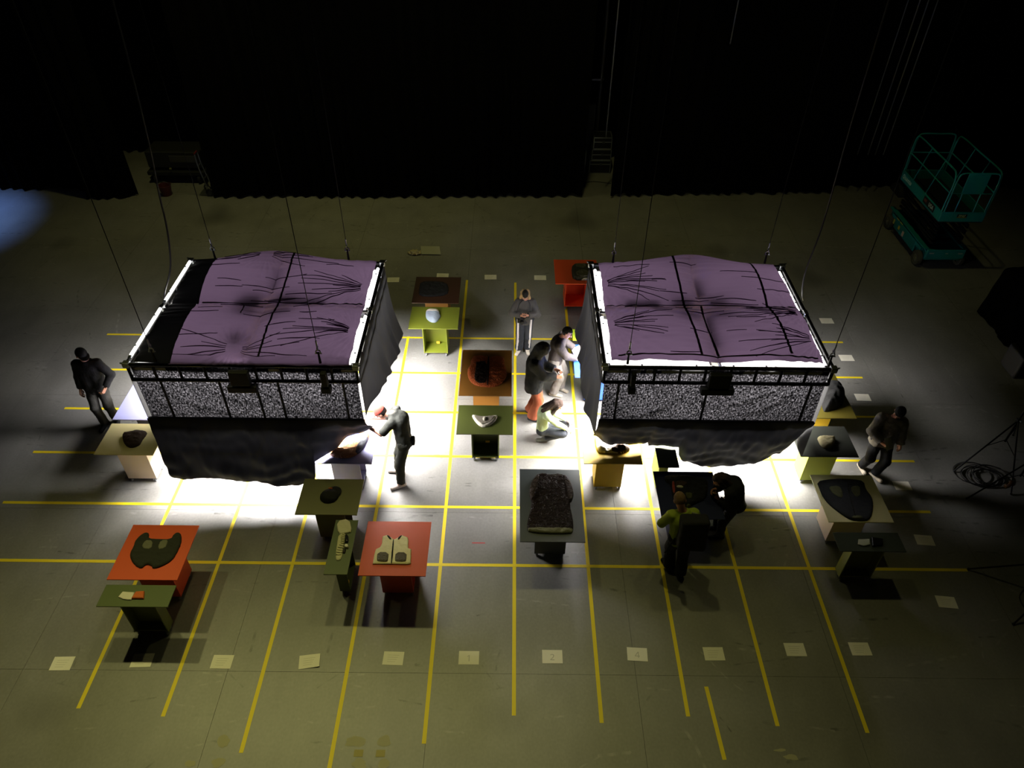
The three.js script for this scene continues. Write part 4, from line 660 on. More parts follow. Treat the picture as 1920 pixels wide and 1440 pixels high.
{
  const t = thing('hand_truck', 'steel hand truck leaning at the drape edge', 'hand truck', [-8.95, 0, -12.75]);
  part('frame', [tube([[-0.25, 1.1, -0.3], [-0.2, 0.8, -0.2], [0.0, 0.16, 0.0]], 0.018, 20), tube([[-0.25, 1.1, -0.52], [-0.2, 0.8, -0.45], [0.0, 0.16, -0.3]], 0.018, 20), bar([-0.2, 0.8, -0.2], [-0.2, 0.8, -0.45], 0.014), bar([-0.1, 0.45, -0.1], [-0.1, 0.45, -0.38], 0.014)], M.steel, t);
  part('grip', bar([-0.26, 1.12, -0.3], [-0.26, 1.12, -0.52], 0.022), std(0x7a2020, 0.6), t);
  part('toe_plate', box(0.3, 0.012, 0.36, -0.14, 0.03, -0.14), M.steel, t);
  for (const z of [0.06, -0.36]) { const w = part('tyre', new THREE.TorusGeometry(0.085, 0.035, 10, 24).translate(0.05, 0.12, z), M.rubber, t); part('wheel_disc', new THREE.CylinderGeometry(0.055, 0.055, 0.03, 18).rotateX(Math.PI / 2).translate(0.05, 0.12, z), M.dull, w); }
}
{
  const t = thing('equipment_cart', 'dark equipment cart in the gap behind the hand truck', 'cart', [-10.1, 0, -13.9]);
  part('cart_frame', [rbox(1.7, 0.12, 0.9, 0, 0.32, 0, 0.02), rbox(1.6, 0.5, 0.8, 0, 0.7, -0.05, 0.04)], std(0x121310, 0.7), t);
  part('front_plate', rbox(0.8, 0.2, 0.03, 0.3, 0.75, 0.37, 0.01), std(0x33342a, 0.7), t);
  for (const x of [-0.65, 0.65]) for (const z of [-0.3, 0.36]) part('wheel', new THREE.CylinderGeometry(0.13, 0.13, 0.08, 20).rotateZ(Math.PI / 2).translate(x, 0.13, z), M.rubber, t);
  part('lamp_cap', rbox(0.07, 0.05, 0.03, -0.1, 0.5, 0.48, 0.01), std(0x9a9a60, 0.6), t);
}
{
  const t = thing('fire_bucket', 'small dull red bucket on the floor by the equipment cart', 'bucket', [-10.2, 0, -12.75]);
  part('bucket_body', new THREE.LatheGeometry([[0, 0], [0.13, 0], [0.18, 0.3], [0.19, 0.31], [0.17, 0.31], [0.12, 0.01], [0, 0.01]].map(([a, b]) => new THREE.Vector2(a, b)), 28), std(0x4a1414, 0.6, { side: THREE.DoubleSide }), t);
  part('bucket_handle', new THREE.TorusGeometry(0.18, 0.008, 6, 24, Math.PI).rotateX(0.5).translate(0, 0.3, 0), M.dull, t);
}

// ---------------------------------------------------------------- light stands, coiled cable, tape roll and dark goods at the side
function stand(name, label, hub, feet, top, head) {
  const t = thing(name, label, 'light stand', [hub[0], 0, hub[2]]), H = [0, hub[1], 0];
  part('column', bar([0, hub[1] * 0.45, 0], [0, top, 0], 0.018), M.blackMetal, t);
  part('collar', rbox(0.07, 0.07, 0.07, ...H, 0.012), M.black, t);
  for (const [x, z] of feet) { const f = [x - hub[0], 0.02, z - hub[2]]; const l = part('leg', bar(f, H, 0.014), M.blackMetal, t); part('rubber_foot', new THREE.SphereGeometry(0.022, 10, 8).translate(...f), M.rubber, l); part('brace', bar([f[0] * 0.5, hub[1] * 0.5 + 0.01, f[2] * 0.5], [0, hub[1] * 0.5, 0], 0.008), M.blackMetal, t); }
  part('clamp_knob', new THREE.CylinderGeometry(0.02, 0.02, 0.05, 10).rotateX(Math.PI / 2).translate(0.01, hub[1] + 0.02, 0.05), M.steel, t);
  if (head) part('lamp_head', head, M.black, t);
}
stand('light_stand', 'black light stand with a dark lamp head above coiled cable', [9.05, 0.98, -2.5], [[8.12, -2.14], [9.7, -3.1], [8.9, -1.6]], 1.7, rbox(1.1, 0.5, 0.5, 0.45, 1.75, -0.75, 0.06));
stand('light_stand', 'low black stand with its legs spread beside the tape roll', [9.0, 0.72, -1.75], [[8.05, -1.48], [9.6, -2.3], [9.5, -1.0]], 1.3);
stand('light_stand', 'black tripod stand at the end of a crosswise tape line', [8.55, 0.9, 0.45], [[7.39, 0.01], [7.62, 1.0], [9.6, 0.4]], 1.6);
{
  const pts = []; for (let k = 0; k < 150; k++) { const a = k * 0.29, r = 0.22 + 0.2 * N(k * 0.03, 2) + 0.001 * k; pts.push([8.45 + Math.cos(a) * r * 1.15 + 0.002 * k, 0.012 + 0.0003 * k, -2.0 + Math.sin(a) * r * 0.9 + 0.22 * N(k * 0.02, 7)]); }
  one('coiled_cable', 'loose coils of black cable on the floor under the light stands', 'cable', tube(pts, 0.008, 500, 5), std(0x121314, 0.5));
  one('floor_cable', 'thin dark cable curving on the floor by the tripod stand', 'cable', tube([[8.2, 0.01, 0.3], [7.95, 0.01, 0.55], [8.0, 0.01, 0.85], [8.4, 0.01, 1.0], [9.2, 0.01, 0.95]], 0.008, 40), std(0x121314, 0.5));
  one('floor_cable', 'thin dark cable crossing the floor in the gap with flight cases', 'cable', tube([[1.8, 0.01, -13.6], [2.3, 0.01, -13.9], [2.9, 0.01, -13.8]], 0.01, 30), std(0x0c0c0c, 0.6));
  const t = thing('tape_roll', 'tan roll of tape hanging on the low black stand', 'tape roll', [8.66, 0.36, -1.52]); t.rotation.set(0.5, 0.7, 0.1);
  part('roll', new THREE.LatheGeometry([[0.05, -0.025], [0.085, -0.025], [0.085, 0.025], [0.05, 0.025], [0.05, -0.025]].map(([a, b]) => new THREE.Vector2(a, b)), 30).rotateX(Math.PI / 2), std(0x9a6a40, 0.7), t);
  part('core', new THREE.LatheGeometry([[0.046, -0.026], [0.05, -0.026], [0.05, 0.026], [0.046, 0.026]].map(([a, b]) => new THREE.Vector2(a, b)), 30).rotateX(Math.PI / 2), std(0xc8a888, 0.8, { side: THREE.DoubleSide }), t);
}
one('covered_equipment', 'tall equipment covered by a black cloth behind the light stands', 'covered equipment', blob((x, y, z) => { const q = [Math.abs(x) - 0.8, Math.abs(y - 0.55) - 0.55, Math.abs(z) - 0.6].map((v) => Math.max(v, 0)); return Math.max(Math.hypot(...q) - 0.18 - 0.1 * (0.9 - y) * (1 + N(x * 3, z * 3)) * 0.6 + 0.05 * N(x * 5, y * 2, z * 5), -y); }, [-1.4, -0.03, -1.2], [1.4, 1.5, 1.2], 0.04), M.drape, undefined, [12.0, 0, -6.6]);

// ---------------------------------------------------------------- people
const vsub = (a, b) => [a[0] - b[0], a[1] - b[1], a[2] - b[2]], vadd = (a, b) => [a[0] + b[0], a[1] + b[1], a[2] + b[2]], vmul = (a, s) => [a[0] * s, a[1] * s, a[2] * s], vdot = (a, b) => a[0] * b[0] + a[1] * b[1] + a[2] * b[2];
const vlen = (a) => Math.hypot(...a), vnorm = (a) => { const l = vlen(a) || 1; return [a[0] / l, a[1] / l, a[2] / l]; }, vcross = (a, b) => [a[1] * b[2] - a[2] * b[1], a[2] * b[0] - a[0] * b[2], a[0] * b[1] - a[1] * b[0]], vmix = (a, b, t) => [lerp(a[0], b[0], t), lerp(a[1], b[1], t), lerp(a[2], b[2], t)];
const smin = (a, b, k) => { const h = Math.max(k - Math.abs(a - b), 0) / k; return Math.min(a, b) - h * h * k * 0.25; };
function cap(x, y, z, a, b, ra, rb) { const ex = b[0] - a[0], ey = b[1] - a[1], ez = b[2] - a[2], px = x - a[0], py = y - a[1], pz = z - a[2], t = clamp((px * ex + py * ey + pz * ez) / (ex * ex + ey * ey + ez * ez + 1e-9)); return Math.hypot(px - ex * t, py - ey * t, pz - ez * t) - ra - (rb - ra) * t; }
function ik(a, target, l1, l2, pole) {
  let d = vsub(target, a), L = vlen(d); const m = (l1 + l2) * 0.995; d = vnorm(d);
  const end = L > m ? vadd(a, vmul(d, m)) : target; L = Math.min(L, m);
  const x = clamp((l1 * l1 - l2 * l2 + L * L) / (2 * L), -l1, l1), h = Math.sqrt(Math.max(0, l1 * l1 - x * x));
  const q = vnorm(vsub(pole, vmul(d, vdot(pole, d))));
  return { mid: vadd(vadd(a, vmul(d, x)), vmul(q, h)), end };
}
function bounds(pts, pad) { const lo = [1e9, 1e9, 1e9], hi = [-1e9, -1e9, -1e9]; for (const p of pts) for (let k = 0; k < 3; k++) { lo[k] = Math.min(lo[k], p[k] - pad); hi[k] = Math.max(hi[k], p[k] + pad); } return [lo, hi]; }
const skinMat = std(0xc08a72, 0.6), skinDark = std(0x8a5a44, 0.6);
function person(label, o) {
  const s = o.h / 1.75, base = [(o.feet[0][0] + o.feet[1][0]) / 2, 0, (o.feet[0][2] + o.feet[1][2]) / 2];
  const t = thing('person', label, 'person', base), put = (name, geo, mat, parent = t, lab) => { const m = part(name, geo.translate(-base[0], -base[1], -base[2]), mat, parent); if (lab) m.userData.label = lab; return m; };
  const up = [0, 1, 0], sf = vnorm([o.sf[0], 0, o.sf[1]]), pf = vnorm([o.pf[0], 0, o.pf[1]]);
  const spine = vnorm(vsub(o.neck, o.pelvis)), sl = vnorm(vcross(up, sf)), pl = vnorm(vcross(up, pf));
  const chest = vmix(o.pelvis, o.neck, 0.72), shC = vadd(o.neck, vmul(spine, -0.055 * s));
  const out = vadd(chest, vmul(vnorm(vcross(sl, spine)), o.hunch ?? 0));       // rounded back moves the chest
  const sw = (o.sw ?? 0.165) * s, arms = [], legs = [];
  for (let k = 0; k < 2; k++) {
    const q = k ? -1 : 1, sh = vadd(shC, vmul(sl, sw * q)), hip = vadd(o.pelvis, vmul(pl, 0.088 * s * q));
    const a = ik(sh, o.hands[k], 0.29 * s, 0.255 * s, o.elbow[k]), ft = o.feet[k], ank = [ft[0], ft[1] + 0.085 * s, ft[2]];
    const l = ik(hip, ank, 0.43 * s, 0.425 * s, o.knee[k]);
    arms.push({ sh, el: a.mid, wr: a.end }); legs.push({ hip, kn: l.mid, an: l.end, yaw: ft[3], ft });
  }
  // skin under the clothes: torso, limbs and neck
  const hd = o.head, face = vnorm(o.face), hu = (() => { const u0 = o.headUp ?? vsub(hd, o.neck); return vnorm(vsub(u0, vmul(face, vdot(u0, face)))); })(), hl = vcross(hu, face);
  const neckTop = vadd(hd, vadd(vmul(hu, -0.07 * s), vmul(face, -0.02 * s)));
  const core = (x, y, z) => {
    let d = cap(x, y, z, o.pelvis, out, 0.1 * s, 0.11 * s);
    d = smin(d, cap(x, y, z, out, o.neck, 0.1 * s, 0.055 * s), 0.05); d = smin(d, cap(x, y, z, o.neck, neckTop, 0.056 * s, 0.05 * s), 0.03);
    d = smin(d, cap(x, y, z, arms[0].sh, arms[1].sh, 0.05 * s, 0.05 * s), 0.05);
    for (const a of arms) { d = smin(d, cap(x, y, z, a.sh, a.el, 0.046 * s, 0.038 * s), 0.03); d = smin(d, cap(x, y, z, a.el, a.wr, 0.037 * s, 0.026 * s), 0.015); }
    for (const l of legs) { d = smin(d, cap(x, y, z, l.hip, l.kn, 0.07 * s, 0.05 * s), 0.03); d = smin(d, cap(x, y, z, l.kn, l.an, 0.048 * s, 0.036 * s), 0.02); }
    return d;
  };
  const all = [o.pelvis, o.neck, neckTop, out, ...arms.flatMap((a) => [a.sh, a.el, a.wr]), ...legs.flatMap((l) => [l.hip, l.kn, l.an])];
  const geos = [blob(core, ...bounds(all, 0.14), 0.016)];
  // head
  const toHead = (x, y, z) => { const p = [(x - hd[0]) / s, (y - hd[1]) / s, (z - hd[2]) / s]; return [vdot(p, hl), vdot(p, hu), vdot(p, face)]; };
  const ell = (l, u, f, c, r) => { const a = (l - c[0]) / r[0], b = (u - c[1]) / r[1], d = (f - c[2]) / r[2], q = Math.hypot(a, b, d); return (q - 1) * Math.min(...r); };
  const neckL = toHead(...o.neck);
  const headF = (x, y, z) => {
    const [l, u, f] = toHead(x, y, z), al = Math.abs(l);
    let d = ell(l, u, f, [0, 0.02, -0.01], [0.076, 0.098, 0.096]);
    d = smin(d, ell(l, u, f, [0, -0.052, 0.024], [0.056, 0.068, 0.062]), 0.03); d = smin(d, ell(l, u, f, [0, -0.1, 0.055], [0.026, 0.024, 0.024]), 0.02);
    d = smin(d, cap(l, u, f, [0, 0.012, 0.088], [0, -0.03, 0.108], 0.008, 0.014), 0.012); d = smin(d, ell(al, u, f, [0.034, 0.028, 0.082], [0.026, 0.01, 0.012]), 0.01);
    d = Math.max(d, -(ell(al, u, f, [0.032, 0.008, 0.1], [0.018, 0.012, 0.016])));
    d = smin(d, ell(l, u, f, [0, -0.06, 0.084], [0.026, 0.01, 0.012]), 0.008); d = smin(d, ell(al, u, f, [0.08, -0.008, -0.012], [0.012, 0.032, 0.02]), 0.008);
    d = smin(d, cap(l, u, f, [0, -0.06, -0.02], neckL, 0.052, 0.056), 0.025);
    return d * s;
  };
  geos.push(blob(headF, ...bounds([hd, o.neck], 0.15 * s), 0.0065));
  // hands: palm, four fingers of two joints, thumb
  arms.forEach((a, k) => {
    const d = vnorm(o.handDir?.[k] ?? vsub(a.wr, a.el)), n0 = o.palm?.[k] ?? [0, -1, 0], n = vnorm(vsub(n0, vmul(d, vdot(n0, d)))), sd = vmul(vcross(d, n), k ? -1 : 1), c = o.curl?.[k] ?? 0.5, W = vadd(a.wr, vmul(d, 0.01)), segs = [];
    const P = (x, y, z) => vadd(vadd(vadd(W, vmul(d, x * s)), vmul(sd, y * s)), vmul(n, z * s));
    [0.078, 0.086, 0.084, 0.074].forEach((len, i) => {
      const y = (1.5 - i) * 0.019, kn = P(len, y * 1.05, 0), b1 = c * 0.9 + 0.1, b2 = c * 1.9 + 0.2, L1 = [0.036, 0.042, 0.039, 0.031][i], L2 = [0.034, 0.038, 0.036, 0.03][i];
      const m = P(len + L1 * Math.cos(b1), y * 1.15, L1 * Math.sin(b1)), e = P(len + L1 * Math.cos(b1) + L2 * Math.cos(b2), y * 1.15, L1 * Math.sin(b1) + L2 * Math.sin(b2));
      segs.push([P(0, y * 0.7, 0), kn, 0.0155, 0.0125, 1], [kn, m, 0.0105, 0.0092], [m, e, 0.0092, 0.0078]);
    });
    segs.push([P(0.02, 0.022, 0.004), P(0.052, 0.046, 0.016), 0.016, 0.0115, 1], [P(0.052, 0.046, 0.016), P(0.088, 0.05 - 0.02 * c, 0.02 + 0.02 * c), 0.0112, 0.0088]);
    const f = (x, y, z) => { let q = cap(x, y, z, vadd(W, vmul(d, -0.04)), W, 0.026 * s, 0.023 * s), r = 1e9; for (const g of segs) { const v = cap(x, y, z, g[0], g[1], g[2] * s, g[3] * s); if (g[4]) q = smin(q, v, 0.012); else r = Math.min(r, v); } return smin(q, r, 0.005); };
    geos.push(blob(f, ...bounds([W, ...segs.map((g) => g[1])], 0.034), 0.0055));
  });
  const body = put('body', mergeGeometries(geos.map(prep)), o.skin ?? skinMat);
  body.userData.label = 'bare skin of face, neck and hands';
  for (const q of [-1, 1]) { const e = vadd(hd, vadd(vadd(vmul(hl, q * 0.032 * s), vmul(hu, 0.008 * s)), vmul(face, 0.083 * s))); put('eye', new THREE.SphereGeometry(0.011 * s, 10, 8).translate(...e), M.glossDark); }
  // upper garment
  const tp = o.top, th = tp.thick ?? 0.02, wob = tp.wob ?? 0.007, hem = tp.hem ?? 0.1;
  const hd0 = o.hemDir ?? spine, cols = [1, -1].map((q) => { const w = vadd(o.pelvis, vmul(pl, 0.065 * s * q)); return [vadd(out, vmul(sl, 0.07 * s * q)), w, vadd(w, vmul(hd0, -hem - 0.05))]; });
  const SL = tp.sleeve ?? 0.95, sleeves = arms.map((a) => { const long = SL > 0.55, w = long ? vmix(a.el, a.wr, (SL - 0.5) / 0.5) : vmix(a.sh, a.el, SL / 0.5); return [a.sh, a.el, w, vnorm(long ? vsub(w, a.el) : vsub(a.el, a.sh)), long]; });
  const at = (x, y, z, p, d) => (x - p[0]) * d[0] + (y - p[1]) * d[1] + (z - p[2]) * d[2], wr0 = (tp.waist ?? 0.1) * s + th, fl0 = (tp.flare ?? 0.105) * s + th;
  const topF = (x, y, z) => {
    let d = 1e9;
    for (const [c, w, b] of cols) { d = smin(d, cap(x, y, z, c, w, 0.1 * s + th, wr0), 0.04); d = smin(d, cap(x, y, z, w, b, wr0, fl0), 0.03); }
    d = smin(d, cap(x, y, z, arms[0].sh, arms[1].sh, 0.058 * s + th * 0.7, 0.058 * s + th * 0.7), 0.05); d = smin(d, cap(x, y, z, out, o.neck, 0.1 * s + th, 0.062 * s + th * 0.5), 0.05);
    const along = at(x, y, z, o.pelvis, hd0);
    d = Math.max(d, -along - hem);
    for (const [sh, el, w, dd, long] of sleeves) {
      let e = cap(x, y, z, sh, el, 0.056 * s + th, 0.046 * s + th * 0.9); const q = at(x, y, z, w, dd);
      if (long) e = smin(e, Math.max(cap(x, y, z, el, w, 0.047 * s + th * 0.9, 0.036 * s + th * 0.8), q), 0.02); else e = Math.max(e, q);
      d = smin(d, e, 0.03);
    }
    d = Math.max(d, at(x, y, z, o.neck, spine) - (tp.collar ?? 0.03));
    if (Math.abs(d) > 0.04) return d;
    return d + wob * (N(x * 11, y * 11, z * 11) + 0.6 * N(x * 24, y * 18, z * 24)) + (tp.rib ? tp.rib * Math.sin(at(x, y, z, o.pelvis, spine) * 190) : 0);
  };
  put(tp.name, blob(topF, ...bounds([...all.slice(0, 4), ...arms.flatMap((a) => [a.sh, a.el, a.wr]), vadd(o.pelvis, vmul(o.hemDir ?? spine, -hem))], 0.2), 0.0125), tp.mat, t, tp.label);
  // trousers
  const tr = o.legs, lt = tr.thick ?? 0.018;
  const waistTop = vadd(o.pelvis, vmul(spine, 0.09)), shins = legs.map((l) => { const dn = vnorm(vsub(l.an, l.kn)); return [l.hip, l.kn, vadd(l.an, vmul(dn, -(tr.crop ?? 0.02))), dn]; });
  const legF = (x, y, z) => {
    let d = cap(x, y, z, legs[0].hip, legs[1].hip, 0.098 * s + lt, 0.098 * s + lt); d = smin(d, cap(x, y, z, o.pelvis, waistTop, 0.105 * s + lt, 0.1 * s), 0.04);
    for (const [hip, kn, w, dn] of shins) d = smin(d, smin(cap(x, y, z, hip, kn, 0.08 * s + lt, 0.06 * s + lt), Math.max(cap(x, y, z, kn, w, 0.056 * s + lt, (tr.cuff ?? 0.05) * s + lt), at(x, y, z, w, dn)), 0.03), 0.02);
    return Math.abs(d) > 0.04 ? d : d + 0.008 * (N(x * 9, y * 9, z * 9) + 0.6 * N(x * 22, y * 13, z * 22));
  };
  const trousers = put('trousers', blob(legF, ...bounds([o.pelvis, ...legs.flatMap((l) => [l.hip, l.kn, l.an])], 0.17), 0.0125), tr.mat, t, tr.label);
  if (tr.stripe) legs.forEach((l, k) => {                        // white bands down the side seams
    const q = k ? -1 : 1, off = (p, r) => vadd(p, vadd(vmul(pl, q * r * 0.5), vmul(pf, r * 0.87))), pts = [vadd(l.hip, [0, 0.04, 0]), vmix(l.hip, l.kn, 0.5), l.kn, vmix(l.kn, l.an, 0.5), vadd(l.an, [0, 0.03, 0])].map((p, i) => off(p, [0.086, 0.07, 0.056, 0.05, 0.05][i] * s + lt - 0.004));
    const c = new THREE.CatmullRomCurve3(pts.map((p) => V(...p)));
    put('side_stripe', new THREE.TubeGeometry(c, 20, 0.024, 8), std(0xdcd8da, 0.8), trousers);
  });
  // shoes
  legs.forEach((l, k) => {
    const dir = l.ft[4] ? vnorm(l.ft[4]) : [Math.sin(l.yaw), 0, Math.cos(l.yaw)], a = vadd([l.an[0], l.ft[1], l.an[2]], vmul(dir, -0.055 * s)), flat = !l.ft[4];
    const heel = vadd(a, [0, 0.045 * s, 0]), toe = vadd(a, vadd(vmul(dir, 0.215 * s), [0, 0.036 * s, 0])), mid = vadd(a, vadd(vmul(dir, 0.1 * s), [0, 0.06 * s, 0]));
    const f = (x, y, z) => { let d = smin(cap(x, y, z, heel, toe, 0.042 * s, 0.04 * s), cap(x, y, z, [l.an[0], l.an[1] + 0.0, l.an[2]], mid, 0.044 * s, 0.04 * s), 0.03); return flat ? Math.max(d, l.ft[1] + 0.002 - y) : d; };
    put('shoe', blob(f, ...bounds([heel, toe, l.an], 0.07), 0.008), o.shoes ?? M.rubber);
  });
  // hair, caps and hoods
  const hairs = o.hair ? (Array.isArray(o.hair) ? o.hair : [o.hair]) : [];
  for (const [kind, mat, x1] of hairs) {
    const forms = {
      short: (l, u, f) => Math.max(ell(l, u, f, [0, 0.022, -0.014], [0.086, 0.107, 0.104]), Math.min(0.062 - u, f - 0.005 + 0.2 * (u < 0 ? -u : 0)), -0.06 - u) + 0.004 * N(l * 60, u * 60, f * 60),
      bald: (l, u, f) => Math.max(ell(l, u, f, [0, 0.012, -0.016], [0.08, 0.098, 0.098]), u - 0.07, f - 0.02, -0.075 - u),
      beanie: (l, u, f) => Math.max(ell(l, u, f, [0, 0.035, -0.012], [0.09, 0.105, 0.11]), 0.03 - u + 0.35 * f) + 0.003 * Math.sin(u * 260),
      cap: (l, u, f) => Math.min(Math.max(ell(l, u, f, [0, 0.03, -0.012], [0.09, 0.1, 0.112]), 0.035 - u), Math.max(Math.hypot(l / 1.05, (f - 0.07) / 1.2) - 0.078, Math.abs(u - 0.045 + 0.9 * (f - 0.09) * 0.35) - 0.006, 0.06 - f)),
      hood: (l, u, f) => { let d = ell(l, u, f, [0, 0.015, -0.02], [0.12, 0.14, 0.135]); d = smin(d, cap(l, u, f, [0, -0.06, -0.05], vadd(neckL, [0, 0.02, -0.02]), 0.1, 0.12), 0.05); d = Math.max(d, -ell(l, u, f, [0, -0.012, 0.11], [0.076, 0.095, 0.13])); return d + 0.005 * N(l * 20, u * 20, f * 20); },
      roots: (l, u, f) => Math.max(ell(l, u, f, [0, 0.022, -0.014], [0.097, 0.118, 0.114]), 0.078 - u + 0.25 * Math.abs(l)) + 0.004 * N(l * 50, u * 50, f * 50),
      long: (l, u, f) => {
        let d = Math.max(ell(l, u, f, [0, 0.022, -0.014], [0.09, 0.11, 0.106]), Math.min(0.055 - u, f - 0.015));
        const al = Math.abs(l), g = x1 ?? { side: [0.085, -0.2, 0.05], back: [0.05, -0.22, -0.09] };
        d = smin(d, cap(al, u, f, [0.07, 0.03, 0.0], g.side, 0.035, 0.04), 0.03); d = smin(d, cap(al, u, f, [0.04, 0.02, -0.08], g.back, 0.05, 0.05), 0.04);
        d = Math.max(d, -ell(l, u, f, [0, -0.03, 0.11], [0.058, 0.095, 0.095]));
        if (Math.abs(d) > 0.04) return d;
        return d + 0.009 * Math.sin(Math.atan2(l, f) * 22 + 6 * N(l * 8, u * 5, f * 8)) * clamp(0.06 - u, 0.1, 1) + 0.01 * N(l * 26, u * 9, f * 26);
      },
    };
    const f = forms[kind], rad = kind === 'long' ? 0.36 : 0.24;
    put(kind === 'cap' ? 'cap' : kind === 'beanie' ? 'beanie' : kind === 'hood' ? 'hood' : 'hair', blob((x, y, z) => f(...toHead(x, y, z)) * s, ...bounds([hd], rad * s), kind === 'long' ? 0.0085 : 0.007), mat);
  }
  return { t, arms, legs, base, hd, face, hu, hl, spine, sl, out, put, s };
}
M.glossDark = std(0x0c0a09, 0.2);
const C = { black: cloth(0x0b0b0c), blackHood: cloth(0x08090a), charcoal: cloth(0x1a1a1c), grey: cloth(0x4a4847), greyTrouser: cloth(0x6a6664), darkGrey: cloth(0x2b2a29), rust: cloth(0x8a4426), mint: cloth(0xb4c49a), jeans: cloth(0x2c3038), olive: cloth(0x1c1f1a), lime: cloth(0x8a9a2a), jacket: cloth(0x7c766a), jacketDark: cloth(0x3a3435), hairDark: cloth(0x120d0b), hairBrown: cloth(0x3a2a22), hairBlond: cloth(0xa88a62), hairFair: cloth(0x6a5236), white: cloth(0xd8cfc4), redCap: cloth(0x7a2a20) };
const P1 = person('man in black cap and black jumper standing beside the lavender table', {
  h: 1.87, feet: [[-7.74, 0, -3.2, 0.35], [-7.93, 0, -3.1, -0.1]], pelvis: [-7.84, 0.98, -3.2], neck: [-7.8, 1.56, -3.19], head: [-7.77, 1.75, -3.13], face: [0.75, -0.35, 0.6], headUp: [0.1, 1, 0.1], sf: [0.12, 1], pf: [0.2, 1],
  hands: [[-7.55, 1.06, -3.02], [-8.13, 0.76, -3.1]], elbow: [[0.8, -0.3, -0.3], [-0.6, 0, -0.8]], knee: [[0.3, 0, 1], [0, 0, 1]], curl: [0.7, 0.4], palm: [[-1, -0.2, 0], [1, 0, 0]], hunch: 0,
  top: { name: 'jumper', mat: C.black, hem: 0.14, thick: 0.026 }, legs: { mat: C.darkGrey, thick: 0.022 }, shoes: M.rubber, hair: [['cap', C.black], ['short', C.hairDark]],
});
const P2 = person('man in red cap bending to look under the tent', {
  h: 1.8, feet: [[-2.03, 0, -1.63, -1.15], [-2.12, 0, -1.98, -1.6]], pelvis: [-1.93, 0.95, -1.86], neck: [-2.1, 1.45, -2.0], head: [-2.3, 1.45, -2.03], face: [-0.72, -0.68, 0.05], headUp: [-0.75, 0.75, 0], sf: [-1, -0.1], pf: [-1, 0.1],
  hands: [[-2.52, 1.27, -1.86], [-2.5, 1.2, -2.15]], elbow: [[0.2, -1, 0.4], [0, -1, -0.3]], knee: [[-1, 0, 0.3], [-1, 0, 0]], curl: [0.8, 0.8], hunch: -0.09,
  top: { name: 't_shirt', mat: C.olive, hem: 0.1, thick: 0.026, sleeve: 0.46 }, legs: { mat: C.olive, thick: 0.026 }, shoes: std(0xcfc2bc, 0.85), hair: [['cap', C.redCap], ['short', C.hairDark]],
});
P2.put('belt_pouch', rbox(0.07, 0.14, 0.12, 0, 0, 0, 0.02).translate(-1.77, 0.98, -1.83), C.black);
const P3 = person('woman with long blond hair and white striped trousers looking at a phone', {
  h: 1.66, feet: [[0.26, 0, -5.6, 0.15], [0.08, 0, -5.56, -0.35]], pelvis: [0.19, 0.86, -5.62], neck: [0.2, 1.34, -5.6], head: [0.19, 1.5, -5.54], face: [-0.03, -0.72, 0.7], headUp: [0, 0.8, 0.6], sf: [0, 1], pf: [0, 1],
  hands: [[0.24, 1.12, -5.36], [0.12, 1.11, -5.36]], elbow: [[0.9, -0.5, -0.1], [-0.9, -0.5, -0.1]], knee: [[0, 0, 1], [0, 0, 1]], curl: [0.8, 0.8], palm: [[-0.5, 0.6, -0.3], [0.5, 0.6, -0.3]], handDir: [[-0.6, 0.25, 0.6], [0.6, 0.25, 0.6]],
  top: { name: 'sweater', mat: C.grey, hem: 0.1, thick: 0.03, flare: 0.115 }, legs: { mat: C.jeans, thick: 0.03, cuff: 0.062, stripe: true }, shoes: C.white, sw: 0.15, hair: [['long', C.hairBlond, { side: [0.1, -0.24, 0.06], back: [0.06, -0.2, -0.09] }], ['roots', C.hairDark]],
});
const P4 = person('man in dark jacket and grey trousers holding a white sheet', {
  h: 1.74, feet: [[0.93, 0, -4.3, 1.0], [0.78, 0, -4.12, 1.3]], pelvis: [0.8, 0.9, -4.24], neck: [0.88, 1.38, -4.27], head: [0.99, 1.52, -4.25], face: [0.8, -0.5, 0.25], headUp: [0.35, 0.9, 0], sf: [0.95, 0.3], pf: [0.95, 0.3],
  hands: [[1.18, 1.0, -4.42], [1.2, 0.98, -4.12]], elbow: [[0, -0.8, -0.6], [-0.2, -0.9, 0.5]], knee: [[1, 0, 0.2], [1, 0, 0.3]], curl: [0.6, 0.6], palm: [[0, 0.6, 0.8], [0, 0.6, -0.8]], hunch: -0.03,
  top: { name: 'jacket', mat: C.jacketDark, hem: 0.12, thick: 0.035 }, legs: { mat: C.greyTrouser, thick: 0.03, cuff: 0.06 }, shoes: cloth(0x8a8478), hair: [['short', C.hairDark]],
});
const P5 = person('person in black hooded jumper and rust trousers', {
  h: 1.82, feet: [[0.3, 0, -3.58, 1.0], [0.34, 0, -3.38, 1.3]], pelvis: [0.36, 0.95, -3.5], neck: [0.38, 1.5, -3.52], head: [0.5, 1.67, -3.52], face: [0.75, -0.65, 0.15], headUp: [0.4, 0.9, 0], sf: [0.98, 0.15], pf: [0.98, 0.15],
  hands: [[0.76, 1.17, -3.55], [0.77, 1.14, -3.38]], elbow: [[-0.2, -0.9, -0.4], [-0.2, -0.9, 0.4]], knee: [[1, 0, 0], [1, 0, 0]], curl: [0.7, 0.7], palm: [[0, 0, 1], [0, 0, -1]], skin: skinDark, hunch: -0.02,
  top: { name: 'hooded_jumper', mat: C.blackHood, hem: 0.17, thick: 0.05, flare: 0.12, waist: 0.115 }, legs: { mat: C.rust, thick: 0.036, cuff: 0.075 }, shoes: M.rubber, hair: [['hood', C.blackHood]],
});
